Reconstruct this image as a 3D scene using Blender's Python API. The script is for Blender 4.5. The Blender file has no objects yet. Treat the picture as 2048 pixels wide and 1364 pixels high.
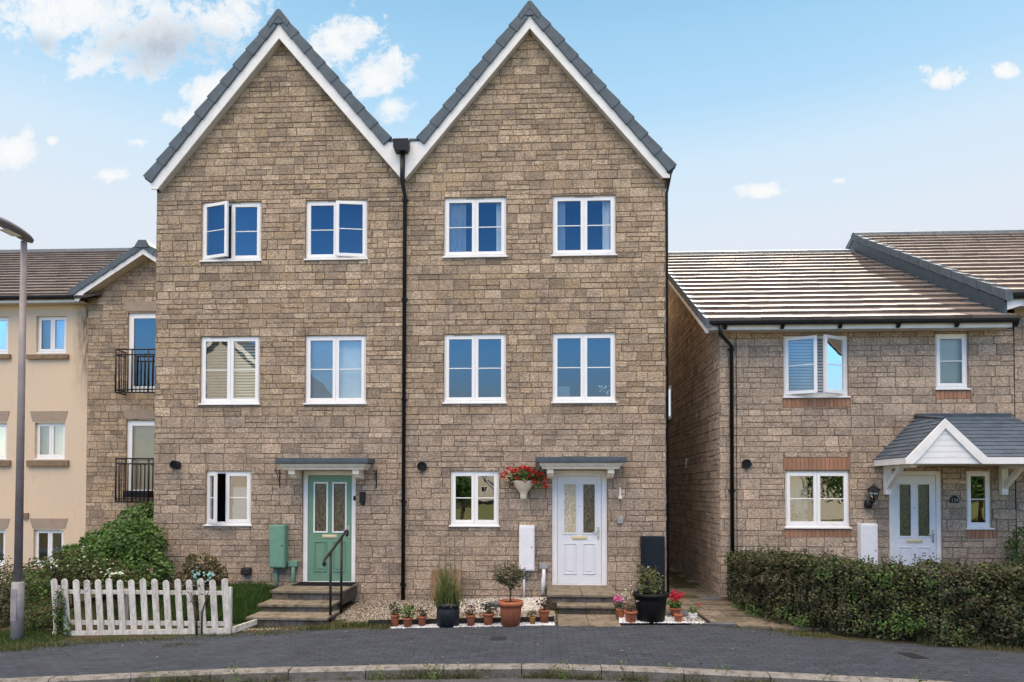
import bpy, math, random
from mathutils import Vector, Matrix
R = random.Random(7)
sc = bpy.context.scene
COL = sc.collection
# ------------------------------------------------------------------ camera model
F_PX, CAM_D, CAM_Z, PPY = 1400.0, 12.9, 2.05, 951.04
YAW, PITCH, ROLL = 0.047465, 0.018826, 0.001044
FWD = Vector((-math.sin(YAW)*math.cos(PITCH), math.cos(YAW)*math.cos(PITCH), math.sin(PITCH)))
_r0 = Vector((math.cos(YAW), math.sin(YAW), 0)); _u0 = _r0.cross(FWD)
RT = _r0*math.cos(ROLL) + _u0*math.sin(ROLL); UP = -_r0*math.sin(ROLL) + _u0*math.cos(ROLL)
CAM = Vector((0, -CAM_D, CAM_Z))
def ray(px, py): return FWD + RT*((px-1024)/F_PX) + UP*((PPY-py)/F_PX)
def P(px, py, Y=0.0):                 # survey: photo point on the upright plane y = Y -> (x, z)
    d = ray(px, py); t = (Y - CAM.y)/d.y
    return t*d.x, CAM.z + t*d.z
def zp(x): return 0.03*x if x < 0 else 0.0      # the street falls away to the left
def G(px, py, dz=0.0):                # survey: photo point on the street surface -> (x, y)
    d = ray(px, py); t = (dz - CAM.z)/d.z
    if t*d.x < 0: t = (dz - CAM.z)/(d.z - 0.03*d.x)
    return t*d.x, CAM.y + t*d.y
cam = bpy.data.cameras.new('camera'); cam.sensor_width = 36; cam.lens = F_PX/2048*36
cam.shift_y = (PPY-682)/2048; cam.clip_end = 3000; cam.clip_start = 0.1
co = bpy.data.objects.new('camera', cam); COL.objects.link(co)
M4 = Matrix((( RT.x, UP.x, -FWD.x, CAM.x), (RT.y, UP.y, -FWD.y, CAM.y), (RT.z, UP.z, -FWD.z, CAM.z), (0, 0, 0, 1)))
co.matrix_world = M4; sc.camera = co

# ------------------------------------------------------------------ helpers
def tag(o, label=None, cat=None, group=None, kind=None):
    if label: o['label'] = label
    if cat: o['category'] = cat
    if group: o['group'] = group
    if kind: o['kind'] = kind
    return o
def thing(name, label, cat, loc=(0, 0, 0), group=None):
    o = bpy.data.objects.new(name, None); COL.objects.link(o); o.location = loc; o.empty_display_size = .1
    return tag(o, label, cat, group)

def clip_poly(poly, planes):          # 2-D convex clip, planes (a,b,c): keep a*s+b*t <= c
    for a, b, c in planes:
        out = []; n = len(poly)
        for i in range(n):
            p, q = poly[i], poly[(i+1) % n]
            dp, dq = a*p[0]+b*p[1]-c, a*q[0]+b*q[1]-c
            if dp <= 0: out.append(p)
            if (dp < 0 < dq) or (dq < 0 < dp):
                t = dp/(dp-dq); out.append((p[0]+t*(q[0]-p[0]), p[1]+t*(q[1]-p[1])))
        poly = out
        if len(poly) < 3: return []
    return poly

class MB:
    def __init__(s): s.v = []; s.f = []; s.c = []; s.col = (.5, .5, .5); s.sm = set()
    def pt(s, p): s.v.append(tuple(p)); return len(s.v)-1
    def face(s, pts, col=None, smooth=False):
        i = [s.pt(p) for p in pts]; s.f.append(i); s.c.append(col or s.col)
    def fidx(s, idx, col=None, smooth=False):
        if smooth: s.sm.add(len(s.f))
        s.f.append(list(idx)); s.c.append(col or s.col)
    def box(s, x0, x1, y0, y1, z0, z1, col=None, xf=None):
        p = [(x, y, z) for z in (z0, z1) for y in (y0, y1) for x in (x0, x1)]
        if xf: p = [xf(q) for q in p]
        b = len(s.v); s.v += [tuple(q) for q in p]
        for f in ((0, 2, 3, 1), (4, 5, 7, 6), (0, 1, 5, 4), (2, 6, 7, 3), (0, 4, 6, 2), (1, 3, 7, 5)):
            s.fidx([b+i for i in f], col)
    def prism(s, poly, y0, y1, col=None, axis='y', xf=None):   # poly in (x,z) swept in y   (axis 'x': (y,z) swept in x; 'z': (x,y) swept in z)
        mk = {'y': lambda p, d: (p[0], d, p[1]), 'x': lambda p, d: (d, p[0], p[1]), 'z': lambda p, d: (p[0], p[1], d)}[axis]
        if xf: m0 = mk; mk = lambda p, d: xf(m0(p, d))
        n = len(poly); b = len(s.v)
        s.v += [tuple(mk(p, y0)) for p in poly] + [tuple(mk(p, y1)) for p in poly]
        s.fidx(range(b, b+n), col); s.fidx(range(b+2*n-1, b+n-1, -1), col)
        for i in range(n): s.fidx([b+i, b+n+i, b+n+(i+1) % n, b+(i+1) % n], col)
    def tube(s, path, r, n=8, col=None, cap=True):
        path = [Vector(p) for p in path]; rs = r if isinstance(r, (list, tuple)) else [r]*len(path)
        rings = []; up = None
        for i, p in enumerate(path):
            d = (path[min(i+1, len(path)-1)] - path[max(i-1, 0)]).normalized()
            if up is None: up = Vector((0, 0, 1)) if abs(d.z) < .9 else Vector((1, 0, 0))
            a = d.cross(up).normalized(); b = a.cross(d).normalized(); up = b
            rings.append([s.pt(p + (a*math.cos(t) + b*math.sin(t))*rs[i]) for t in [2*math.pi*k/n for k in range(n)]])
        for A, B in zip(rings, rings[1:]):
            for k in range(n): s.fidx([A[k], A[(k+1) % n], B[(k+1) % n], B[k]], col, True)
        if cap: s.fidx(rings[0][::-1], col); s.fidx(rings[-1], col)
    def lathe(s, prof, cx=0, cy=0, cz=0, n=24, col=None, sy=1.0, axis='z'):
        rings = []
        for r, h in prof:
            ring = []
            for k in range(n):
                t = 2*math.pi*k/n; a, b = r*math.cos(t), r*math.sin(t)*sy
                ring.append(s.pt((cx+a, cy+b, cz+h) if axis == 'z' else (cx+a, cy+h, cz+b)))
            rings.append(ring)
        for A, B in zip(rings, rings[1:]):
            for k in range(n): s.fidx([A[k], A[(k+1) % n], B[(k+1) % n], B[k]], col, True)
        s.fidx(rings[0][::-1], col); s.fidx(rings[-1], col)
    def build(s, name, mat, parent=None, bevel=0, recalc=False):
        me = bpy.data.meshes.new(name); me.from_pydata(s.v, [], s.f)
        a = me.attributes.new('col', 'FLOAT_COLOR', 'FACE')
        flat = []
        for c in s.c: flat += [c[0], c[1], c[2], 1.0]
        a.data.foreach_set('color', flat)
        if s.sm:
            me.polygons.foreach_set('use_smooth', [i in s.sm for i in range(len(s.f))])
        if mat: me.materials.append(mat)
        if recalc:
            import bmesh
            bm = bmesh.new(); bm.from_mesh(me); bmesh.ops.recalc_face_normals(bm, faces=bm.faces); bm.to_mesh(me); bm.free()
        o = bpy.data.objects.new(name, me); COL.objects.link(o)
        if parent is not None:
            o.parent = parent
            if parent.parent is None and parent.location.length > 0: o.matrix_parent_inverse = Matrix.Translation(-parent.location)
        if bevel:
            m = o.modifiers.new('bevel', 'BEVEL'); m.width = bevel; m.segments = 2; m.limit_method = 'ANGLE'; m.angle_limit = math.radians(40)
        return o

# ------------------------------------------------------------------ materials
def new_mat(name):
    m = bpy.data.materials.new(name); m.use_nodes = True; nt = m.node_tree; nt.nodes.clear()
    return m, nt, nt.nodes.new('ShaderNodeOutputMaterial')
def N(nt, t, **kw):
    n = nt.nodes.new(t)
    for k, v in kw.items():
        if k in ('operation', 'blend_type', 'data_type', 'noise_dimensions', 'feature', 'attribute_name', 'interpolation_type', 'offset', 'sky_type', 'distance'): setattr(n, k, v)
    return n
def link(nt, a, b): nt.links.new(a, b)
def val(nt, sock, v):
    if hasattr(v, 'is_linked') or hasattr(v, 'links'): nt.links.new(v, sock)
    else: sock.default_value = v
def math_(nt, op, a, b=0.0, c=None, clamp=False):
    n = nt.nodes.new('ShaderNodeMath'); n.operation = op; n.use_clamp = clamp
    val(nt, n.inputs[0], a); val(nt, n.inputs[1], b)
    if c is not None: val(nt, n.inputs[2], c)
    return n.outputs[0]
def mix_(nt, fac, a, b, mode='MIX'):
    n = nt.nodes.new('ShaderNodeMix'); n.data_type = 'RGBA'; n.blend_type = mode
    val(nt, n.inputs['Factor'], fac)
    for k, v in (('A', a), ('B', b)):
        s = [i for i in n.inputs if i.name == k and i.type == 'RGBA'][0]
        if isinstance(v, tuple): v = (v[0], v[1], v[2], 1)
        val(nt, s, v)
    return [o for o in n.outputs if o.type == 'RGBA'][0]
def ramp_(nt, fac, stops):
    n = nt.nodes.new('ShaderNodeValToRGB'); cr = n.color_ramp
    while len(cr.elements) < len(stops): cr.elements.new(.5)
    for e, (p, c) in zip(cr.elements, stops):
        e.position = p; e.color = (c, c, c, 1) if isinstance(c, (int, float)) else (c[0], c[1], c[2], 1)
    val(nt, n.inputs[0], fac); return n.outputs[0]
def noise_(nt, scale, detail=3, rough=.6, vec=None, dist=0):
    n = nt.nodes.new('ShaderNodeTexNoise'); n.inputs['Scale'].default_value = scale; n.inputs['Detail'].default_value = detail
    n.inputs['Roughness'].default_value = rough; n.inputs['Distortion'].default_value = dist
    if vec is not None: nt.links.new(vec, n.inputs['Vector'])
    return n.outputs[0]
def pos_(nt): return nt.nodes.new('ShaderNodeNewGeometry').outputs['Position']
def stretch_(nt, vec, sx, sy, sz):
    n = nt.nodes.new('ShaderNodeMapping'); n.inputs['Scale'].default_value = (sx, sy, sz); nt.links.new(vec, n.inputs['Vector']); return n.outputs[0]
def bump_(nt, h, strength=.5, dist=.01):
    n = nt.nodes.new('ShaderNodeBump'); n.inputs['Strength'].default_value = strength; n.inputs['Distance'].default_value = dist
    nt.links.new(h, n.inputs['Height']); return n.outputs[0]
def princ(nt, out, base, rough=.6, spec=.5, metal=0, bump=None):
    b = nt.nodes.new('ShaderNodeBsdfPrincipled')
    val(nt, b.inputs['Base Color'], (*base, 1) if isinstance(base, tuple) else base)
    val(nt, b.inputs['Roughness'], rough); b.inputs['Specular IOR Level'].default_value = spec; b.inputs['Metallic'].default_value = metal
    if bump is not None: nt.links.new(bump, b.inputs['Normal'])
    nt.links.new(b.outputs[0], out.inputs[0]); return b
def attr_(nt, name='col'):
    n = nt.nodes.new('ShaderNodeAttribute'); n.attribute_name = name; return n.outputs['Color']

def plain(name, col, rough=.6, spec=.5, metal=0, var=.12, vscale=6, bump=0, bscale=80, fine=0.0):
    m, nt, out = new_mat(name); p = pos_(nt)
    n = noise_(nt, vscale, 5, .65, p)
    f = ramp_(nt, n, [(.3, 1-var), (.7, 1+var)])
    c = mix_(nt, 1.0, col, f, 'MULTIPLY')
    if fine:
        c = mix_(nt, 1.0, c, ramp_(nt, noise_(nt, 90, 3, .7, p), [(.3, 1-fine), (.7, 1+fine)]), 'MULTIPLY')
    bp = bump_(nt, noise_(nt, bscale, 4, .7, p), bump, .01) if bump else None
    princ(nt, out, c, rough, spec, metal, bp); return m

def attr_mat(name, rough=.9, spec=.2, fine=.25, fscale=55, big=.15, bscale=1.3, bump=.6, stain=True, tint=None):
    m, nt, out = new_mat(name); p = pos_(nt); c = attr_(nt)
    c = mix_(nt, 1.0, c, ramp_(nt, noise_(nt, fscale, 6, .8, p), [(.34, 1-fine), (.66, 1+fine)]), 'MULTIPLY')
    if stain: c = mix_(nt, 1.0, c, ramp_(nt, noise_(nt, 34, 3, .6, stretch_(nt, p, 1, 1, 1.5)), [(.36, .70), (.64, 1.28)]), 'MULTIPLY')
    c = mix_(nt, 1.0, c, ramp_(nt, noise_(nt, bscale, 5, .7, p), [(.3, 1-big), (.7, 1+big)]), 'MULTIPLY')
    if stain:
        c = mix_(nt, 1.0, c, ramp_(nt, noise_(nt, 19, 6, .8, stretch_(nt, p, 1, 1, 1.7)), [(.34, .72), (.66, 1.25)]), 'MULTIPLY')
        c = mix_(nt, ramp_(nt, noise_(nt, 1.9, 7, .8, stretch_(nt, p, 1, 1, 1.5)), [(.50, 0), (.66, .66)]), c, (.215, .178, .145))
        c = mix_(nt, ramp_(nt, noise_(nt, 6.5, 6, .8, p), [(.54, 0), (.68, .58)]), c, (.18, .148, .12))
        c = mix_(nt, ramp_(nt, noise_(nt, 3.1, 5, .7, stretch_(nt, p, 2.2, 2.2, .22)), [(.56, 0), (.74, .35)]), c, (.22, .18, .145))
        c = mix_(nt, ramp_(nt, noise_(nt, 5.1, 5, .75, stretch_(nt, p, .8, .8, 1.3)), [(.60, 0), (.74, .3)]), c, (.60, .48, .35))
    b1 = noise_(nt, 26, 7, .8, stretch_(nt, p, 1, 1, 1.6))
    princ(nt, out, c, rough, spec, 0, bump_(nt, b1, bump, .045 if stain else .02)); return m

def leaf_mat(name, trans=.25, rough=.55):
    m, nt, out = new_mat(name); c = attr_(nt)
    b = nt.nodes.new('ShaderNodeBsdfPrincipled'); nt.links.new(c, b.inputs['Base Color']); b.inputs['Roughness'].default_value = rough
    b.inputs['Specular IOR Level'].default_value = .35
    t = nt.nodes.new('ShaderNodeBsdfTranslucent'); nt.links.new(mix_(nt, 1.0, c, (1.3, 1.4, .6), 'MULTIPLY'), t.inputs['Color'])
    mx = nt.nodes.new('ShaderNodeMixShader'); mx.inputs[0].default_value = trans
    nt.links.new(b.outputs[0], mx.inputs[1]); nt.links.new(t.outputs[0], mx.inputs[2]); nt.links.new(mx.outputs[0], out.inputs[0])
    return m

def glass_mat(name, f0=.16, tint=(.75, .82, .85), wav=.004):
    m, nt, out = new_mat(name)
    fr = nt.nodes.new('ShaderNodeFresnel'); fr.inputs[0].default_value = 1.5
    fac = math_(nt, 'ADD', math_(nt, 'MULTIPLY', fr.outputs[0], 1.6), f0-.06, clamp=True)
    g = nt.nodes.new('ShaderNodeBsdfGlossy'); g.inputs['Roughness'].default_value = .0; g.inputs['Color'].default_value = (1, 1, 1, 1)
    bp = bump_(nt, noise_(nt, 2.2, 2, .5, pos_(nt)), .22, wav); nt.links.new(bp, g.inputs['Normal'])
    t = nt.nodes.new('ShaderNodeBsdfTransparent'); t.inputs[0].default_value = (*tint, 1)
    mx = nt.nodes.new('ShaderNodeMixShader'); nt.links.new(fac, mx.inputs[0])
    nt.links.new(t.outputs[0], mx.inputs[1]); nt.links.new(g.outputs[0], mx.inputs[2]); nt.links.new(mx.outputs[0], out.inputs[0])
    return m

def obscure_mat(name, c0, c1):
    m, nt, out = new_mat(name); p = stretch_(nt, pos_(nt), 1, 1, .35)
    n = noise_(nt, 60, 4, .7, p, 1.0)
    c = mix_(nt, ramp_(nt, n, [(.42, 0), (.62, 1)]), c0, c1)
    princ(nt, out, c, .12, .6, 0, bump_(nt, n, .6, .01)); return m

M = {}
M['stone'] = attr_mat('coursed_stone', bump=1.0, fine=.32)
M['smooth_stone'] = attr_mat('lower_stone', big=.1, fine=.28, bump=.85)
M['tile'] = attr_mat('roof_tile', rough=.74, spec=.36, fine=.12, fscale=20, big=.14, bump=.12, stain=False)
M['porch_tile'] = attr_mat('porch_tile', rough=.38, spec=.5, fine=.12, fscale=20, big=.14, bump=.12, stain=False)
M['slate'] = plain('grey_slate', (.105, .130, .152), .7, .2, var=.2, vscale=5, bump=.15, fine=.1)
M['lead'] = plain('lead', (.055, .074, .092), .5, .4, var=.25, vscale=9, fine=.1)
M['upvc'] = plain('white_upvc', (.86, .85, .83), .35, .5, var=.03, vscale=3)
M['barge'] = plain('white_board', (.83, .81, .77), .45, .4, var=.09, vscale=3.5, fine=.04)
M['cream'] = plain('cream_paint', (.84, .75, .61), .55, .3, var=.10, vscale=7, fine=.08)
M['soffit'] = plain('soffit', (.62, .56, .48), .6, .3, var=.08)
M['render'] = None
M['black'] = plain('black_plastic', (.010, .011, .013), .45, .3, var=.2)
M['iron'] = plain('black_iron', (.012, .011, .012), .5, .4, var=.2)
M['glass'] = glass_mat('window_glass', .15)
M['glass_dark'] = glass_mat('upper_glass', .16, (.55, .6, .66))
M['glass_clear'] = glass_mat('clear_glass', .07, (.95, .96, .95))
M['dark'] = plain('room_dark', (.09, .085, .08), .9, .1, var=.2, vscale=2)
M['curtain'] = plain('white_curtain', (.78, .78, .76), .9, .1, var=.05)
M['navy'] = plain('navy_curtain', (.03, .05, .09), .9, .1, var=.25, vscale=8)
M['blind'] = plain('white_blind', (.75, .76, .74), .6, .3, var=.04)
M['cream_blind'] = plain('cream_blind', (.66, .68, .55), .8, .2, var=.05)
M['warm_blind'] = plain('warm_blind', (.85, .62, .40), .8, .2, var=.05)
M['green_door'] = plain('green_paint', (.150, .290, .195), .42, .45, var=.06, vscale=4, fine=.04)
M['green_box'] = plain('green_box_paint', (.150, .300, .215), .5, .4, var=.12, vscale=6, fine=.05)
M['white_door'] = plain('white_door_paint', (.77, .775, .79), .38, .5, var=.03)
M['white_box'] = plain('white_box_paint', (.78, .785, .80), .45, .4, var=.05)
M['brass'] = plain('brass', (.72, .60, .36), .35, .5, .3, var=.1)
M['steel'] = plain('steel', (.55, .55, .55), .3, .5, 1, var=.1)
M['grey_plastic'] = plain('grey_plastic', (.34, .34, .34), .5, .4, var=.1)
M['obs_dark'] = obscure_mat('obscure_glass_dark', (.012, .010, .006), (.20, .15, .07))
M['obs_green'] = obscure_mat('obscure_glass_green', (.008, .010, .004), (.10, .12, .03))
M['obs_light'] = obscure_mat('obscure_glass_light', (.42, .33, .19), (.80, .72, .55))
M['brick'] = attr_mat('red_brick', fine=.15, fscale=70, big=.08, bump=.35, stain=False)
M['lamp'] = plain('galvanised_paint', (.235, .205, .195), .5, .5, 0, var=.18, vscale=4, fine=.08)
M['lamp_base'] = plain('worn_grey_paint', (.27, .255, .265), .6, .4, 0, var=.25, vscale=7, bump=.15, fine=.12)
M['grey_iron'] = plain('grey_iron', (.11, .11, .11), .8, .2, var=.5, vscale=14)
M['lens'] = plain('lamp_lens', (.75, .72, .62), .2, .5, var=.05)
M['leaf'] = leaf_mat('leaf'); M['hedge_leaf'] = leaf_mat('hedge_leaf', .12, .6)
M['petal'] = leaf_mat('petal', .3, .6)
M['bark'] = plain('bark', (.09, .065, .045), .9, .1, var=.35, vscale=25, bump=.5)
M['terracotta'] = plain('terracotta', (.36, .122, .062), .8, .25, var=.22, vscale=14, bump=.12, fine=.08)
M['ochre'] = plain('ochre_glaze', (.38, .19, .05), .6, .3, var=.3, vscale=20)
M['black_pot'] = plain('black_pot', (.008, .008, .008), .6, .2, var=.3, vscale=10, fine=.15)
M['navy_pot'] = plain('dark_pot', (.018, .021, .028), .5, .4, var=.25, vscale=9, fine=.1)
M['soil'] = plain('soil', (.035, .026, .018), 1, .1, var=.4, vscale=40, bump=.7)
M['cane'] = plain('cane', (.10, .085, .05), .8, .2)
M['cabinet'] = plain('navy_cabinet', (.008, .013, .020), .6, .22, var=.25, vscale=3, fine=.1)
M['mat'] = plain('black_mat', (.008, .008, .012), .95, .1, var=.3, vscale=40, bump=.5)
M['urn'] = plain('cream_stoneware', (.72, .62, .46), .7, .3, var=.12, vscale=18, bump=.1)
M['pebble'] = attr_mat('pebble', rough=.85, fine=.12, big=.08, bump=.15, stain=False)
M['timber'] = plain('dark_timber', (.03, .028, .028), .85, .2, var=.3, vscale=10, bump=.3)
M['slab_stone'] = plain('leaning_slab', (.24, .17, .11), .9, .2, var=.2, vscale=8, bump=.4, fine=.12)
M['lean'] = plain('brown_slab', (.22, .135, .085), .9, .2, var=.22, vscale=8, bump=.4, fine=.12)
M['road'] = plain('tarmac', (.085, .085, .088), .9, .25, var=.18, vscale=4, bump=.7, bscale=180, fine=.3)
M['card'] = plain('pale_card', (.6, .55, .56), .8, .2)
M['copper'] = plain('red_thing', (.35, .05, .04), .5, .3)

def m_moss(name, base, joint=False, moss=.5):
    m, nt, out = new_mat(name); p = pos_(nt); c = attr_(nt)
    c = mix_(nt, 1.0, c, ramp_(nt, noise_(nt, 70, 5, .75, p), [(.3, .72), (.7, 1.25)]), 'MULTIPLY')
    c = mix_(nt, ramp_(nt, noise_(nt, 4.5, 6, .75, p), [(.44, 0), (.64, moss)]), c, (.060, .055, .030))
    c = mix_(nt, ramp_(nt, noise_(nt, 9, 5, .7, p), [(.52, 0), (.68, .55)]), c, (.055, .045, .037))
    princ(nt, out, c, .95, .15, 0, bump_(nt, noise_(nt, 45, 5, .75, p), .6, .015)); return m
M['slab'] = m_moss('buff_slab', None, moss=.62)
M['riser'] = m_moss('mossy_riser', None, moss=.8)
M['kerb'] = m_moss('kerb_concrete', None, moss=.5)

def m_paving():
    m, nt, out = new_mat('block_paving'); p = pos_(nt)
    w = nt.nodes.new('ShaderNodeTexNoise'); w.inputs['Scale'].default_value = 1.1; nt.links.new(p, w.inputs['Vector'])
    dv = nt.nodes.new('ShaderNodeVectorMath'); dv.operation = 'MULTIPLY_ADD'
    nt.links.new(w.outputs['Color'], dv.inputs[0]); dv.inputs[1].default_value = (.05, .05, 0); nt.links.new(p, dv.inputs[2])
    b = nt.nodes.new('ShaderNodeTexBrick'); nt.links.new(dv.outputs[0], b.inputs['Vector'])
    b.inputs['Color1'].default_value = (.049, .060, .079, 1); b.inputs['Color2'].default_value = (.035, .043, .058, 1); b.inputs['Mortar'].default_value = (.020, .020, .021, 1)
    b.inputs['Scale'].default_value = 1; b.inputs['Mortar Size'].default_value = .007; b.inputs['Mortar Smooth'].default_value = .3
    b.inputs['Bias'].default_value = -.1; b.inputs['Brick Width'].default_value = .205; b.inputs['Row Height'].default_value = .103
    c = mix_(nt, 1.0, b.outputs['Color'], ramp_(nt, noise_(nt, 3, 5, .7, p), [(.3, .78), (.7, 1.22)]), 'MULTIPLY')
    c = mix_(nt, 1.0, c, ramp_(nt, noise_(nt, 150, 4, .8, p), [(.3, .7), (.7, 1.35)]), 'MULTIPLY')
    c = mix_(nt, ramp_(nt, noise_(nt, 2.2, 7, .8, p), [(.56, 0), (.74, .6)]), c, (.052, .046, .034))
    c = mix_(nt, ramp_(nt, noise_(nt, .7, 6, .75, p), [(.45, 0), (.7, .35)]), c, (.060, .069, .083))
    h = math_(nt, 'SUBTRACT', noise_(nt, 120, 3, .7, p), math_(nt, 'MULTIPLY', b.outputs['Fac'], 1.6))
    princ(nt, out, c, .85, .3, 0, bump_(nt, h, .6, .006)); return m
M['paving'] = m_paving()

def m_render():
    m, nt, out = new_mat('cream_render'); p = pos_(nt)
    c = mix_(nt, ramp_(nt, noise_(nt, .8, 6, .7, p), [(.35, 0), (.7, 1)]), (.74, .575, .405), (.68, .55, .41))
    c = mix_(nt, 1.0, c, ramp_(nt, noise_(nt, 60, 4, .7, p), [(.3, .93), (.7, 1.06)]), 'MULTIPLY')
    # run-down stain below the eave at the corner with the stone bay
    sx = nt.nodes.new('ShaderNodeSeparateXYZ'); nt.links.new(p, sx.inputs[0])
    a = math_(nt, 'SUBTRACT', 1.0, math_(nt, 'MULTIPLY', math_(nt, 'ABSOLUTE', math_(nt, 'ADD', sx.outputs[0], 11.84)), 2.4), clamp=True)
    b = math_(nt, 'MULTIPLY', math_(nt, 'SUBTRACT', sx.outputs[2], 3.9), .5, clamp=True)
    s = math_(nt, 'MULTIPLY', math_(nt, 'MULTIPLY', a, b), ramp_(nt, noise_(nt, 5, 5, .7, stretch_(nt, p, 2, 1, .4)), [(.35, .2), (.6, 1.0)]))
    c = mix_(nt, math_(nt, 'MULTIPLY', s, 1.25, clamp=True), c, (.16, .125, .085))
    c = mix_(nt, ramp_(nt, noise_(nt, 3.5, 6, .75, stretch_(nt, p, 2.2, 1, .28)), [(.56, 0), (.75, .4)]), c, (.36, .27, .17))
    princ(nt, out, c, .9, .2, 0, bump_(nt, noise_(nt, 90, 4, .7, p), .3, .01)); return m
M['render'] = m_render()
M['pale_wall'] = plain('pale_wall', (.56, .51, .43), .9, .2, var=.08)

def m_ground():
    m, nt, out = new_mat('earth'); p = pos_(nt)
    c = mix_(nt, ramp_(nt, noise_(nt, 1.6, 6, .7, p), [(.4, 0), (.6, 1)]), (.085, .065, .042), (.055, .062, .026))
    c = mix_(nt, 1.0, c, ramp_(nt, noise_(nt, 40, 5, .8, p), [(.3, .6), (.7, 1.4)]), 'MULTIPLY')
    princ(nt, out, c, 1, .1, 0, bump_(nt, noise_(nt, 60, 5, .8, p), .8, .03)); return m
M['earth'] = m_ground()
M['lawn'] = plain('sunlit_lawn', (.17, .19, .065), 1, .1, var=.3, vscale=3, bump=.5, fine=.2)

def m_picket():
    m, nt, out = new_mat('weathered_white_paint'); p = pos_(nt)
    n = noise_(nt, 9, 6, .75, stretch_(nt, p, 1.5, 1.5, .35))
    c = mix_(nt, ramp_(nt, n, [(.36, 0), (.64, 1)]), (.74, .72, .67), (.42, .39, .34))
    sp = noise_(nt, 45, 4, .8, stretch_(nt, p, 1, 1, .4))
    c = mix_(nt, ramp_(nt, sp, [(.55, 0), (.68, .85)]), c, (.15, .13, .095))
    princ(nt, out, c, .8, .25, 0, bump_(nt, sp, .3, .006)); return m
M['picket'] = m_picket()

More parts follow.
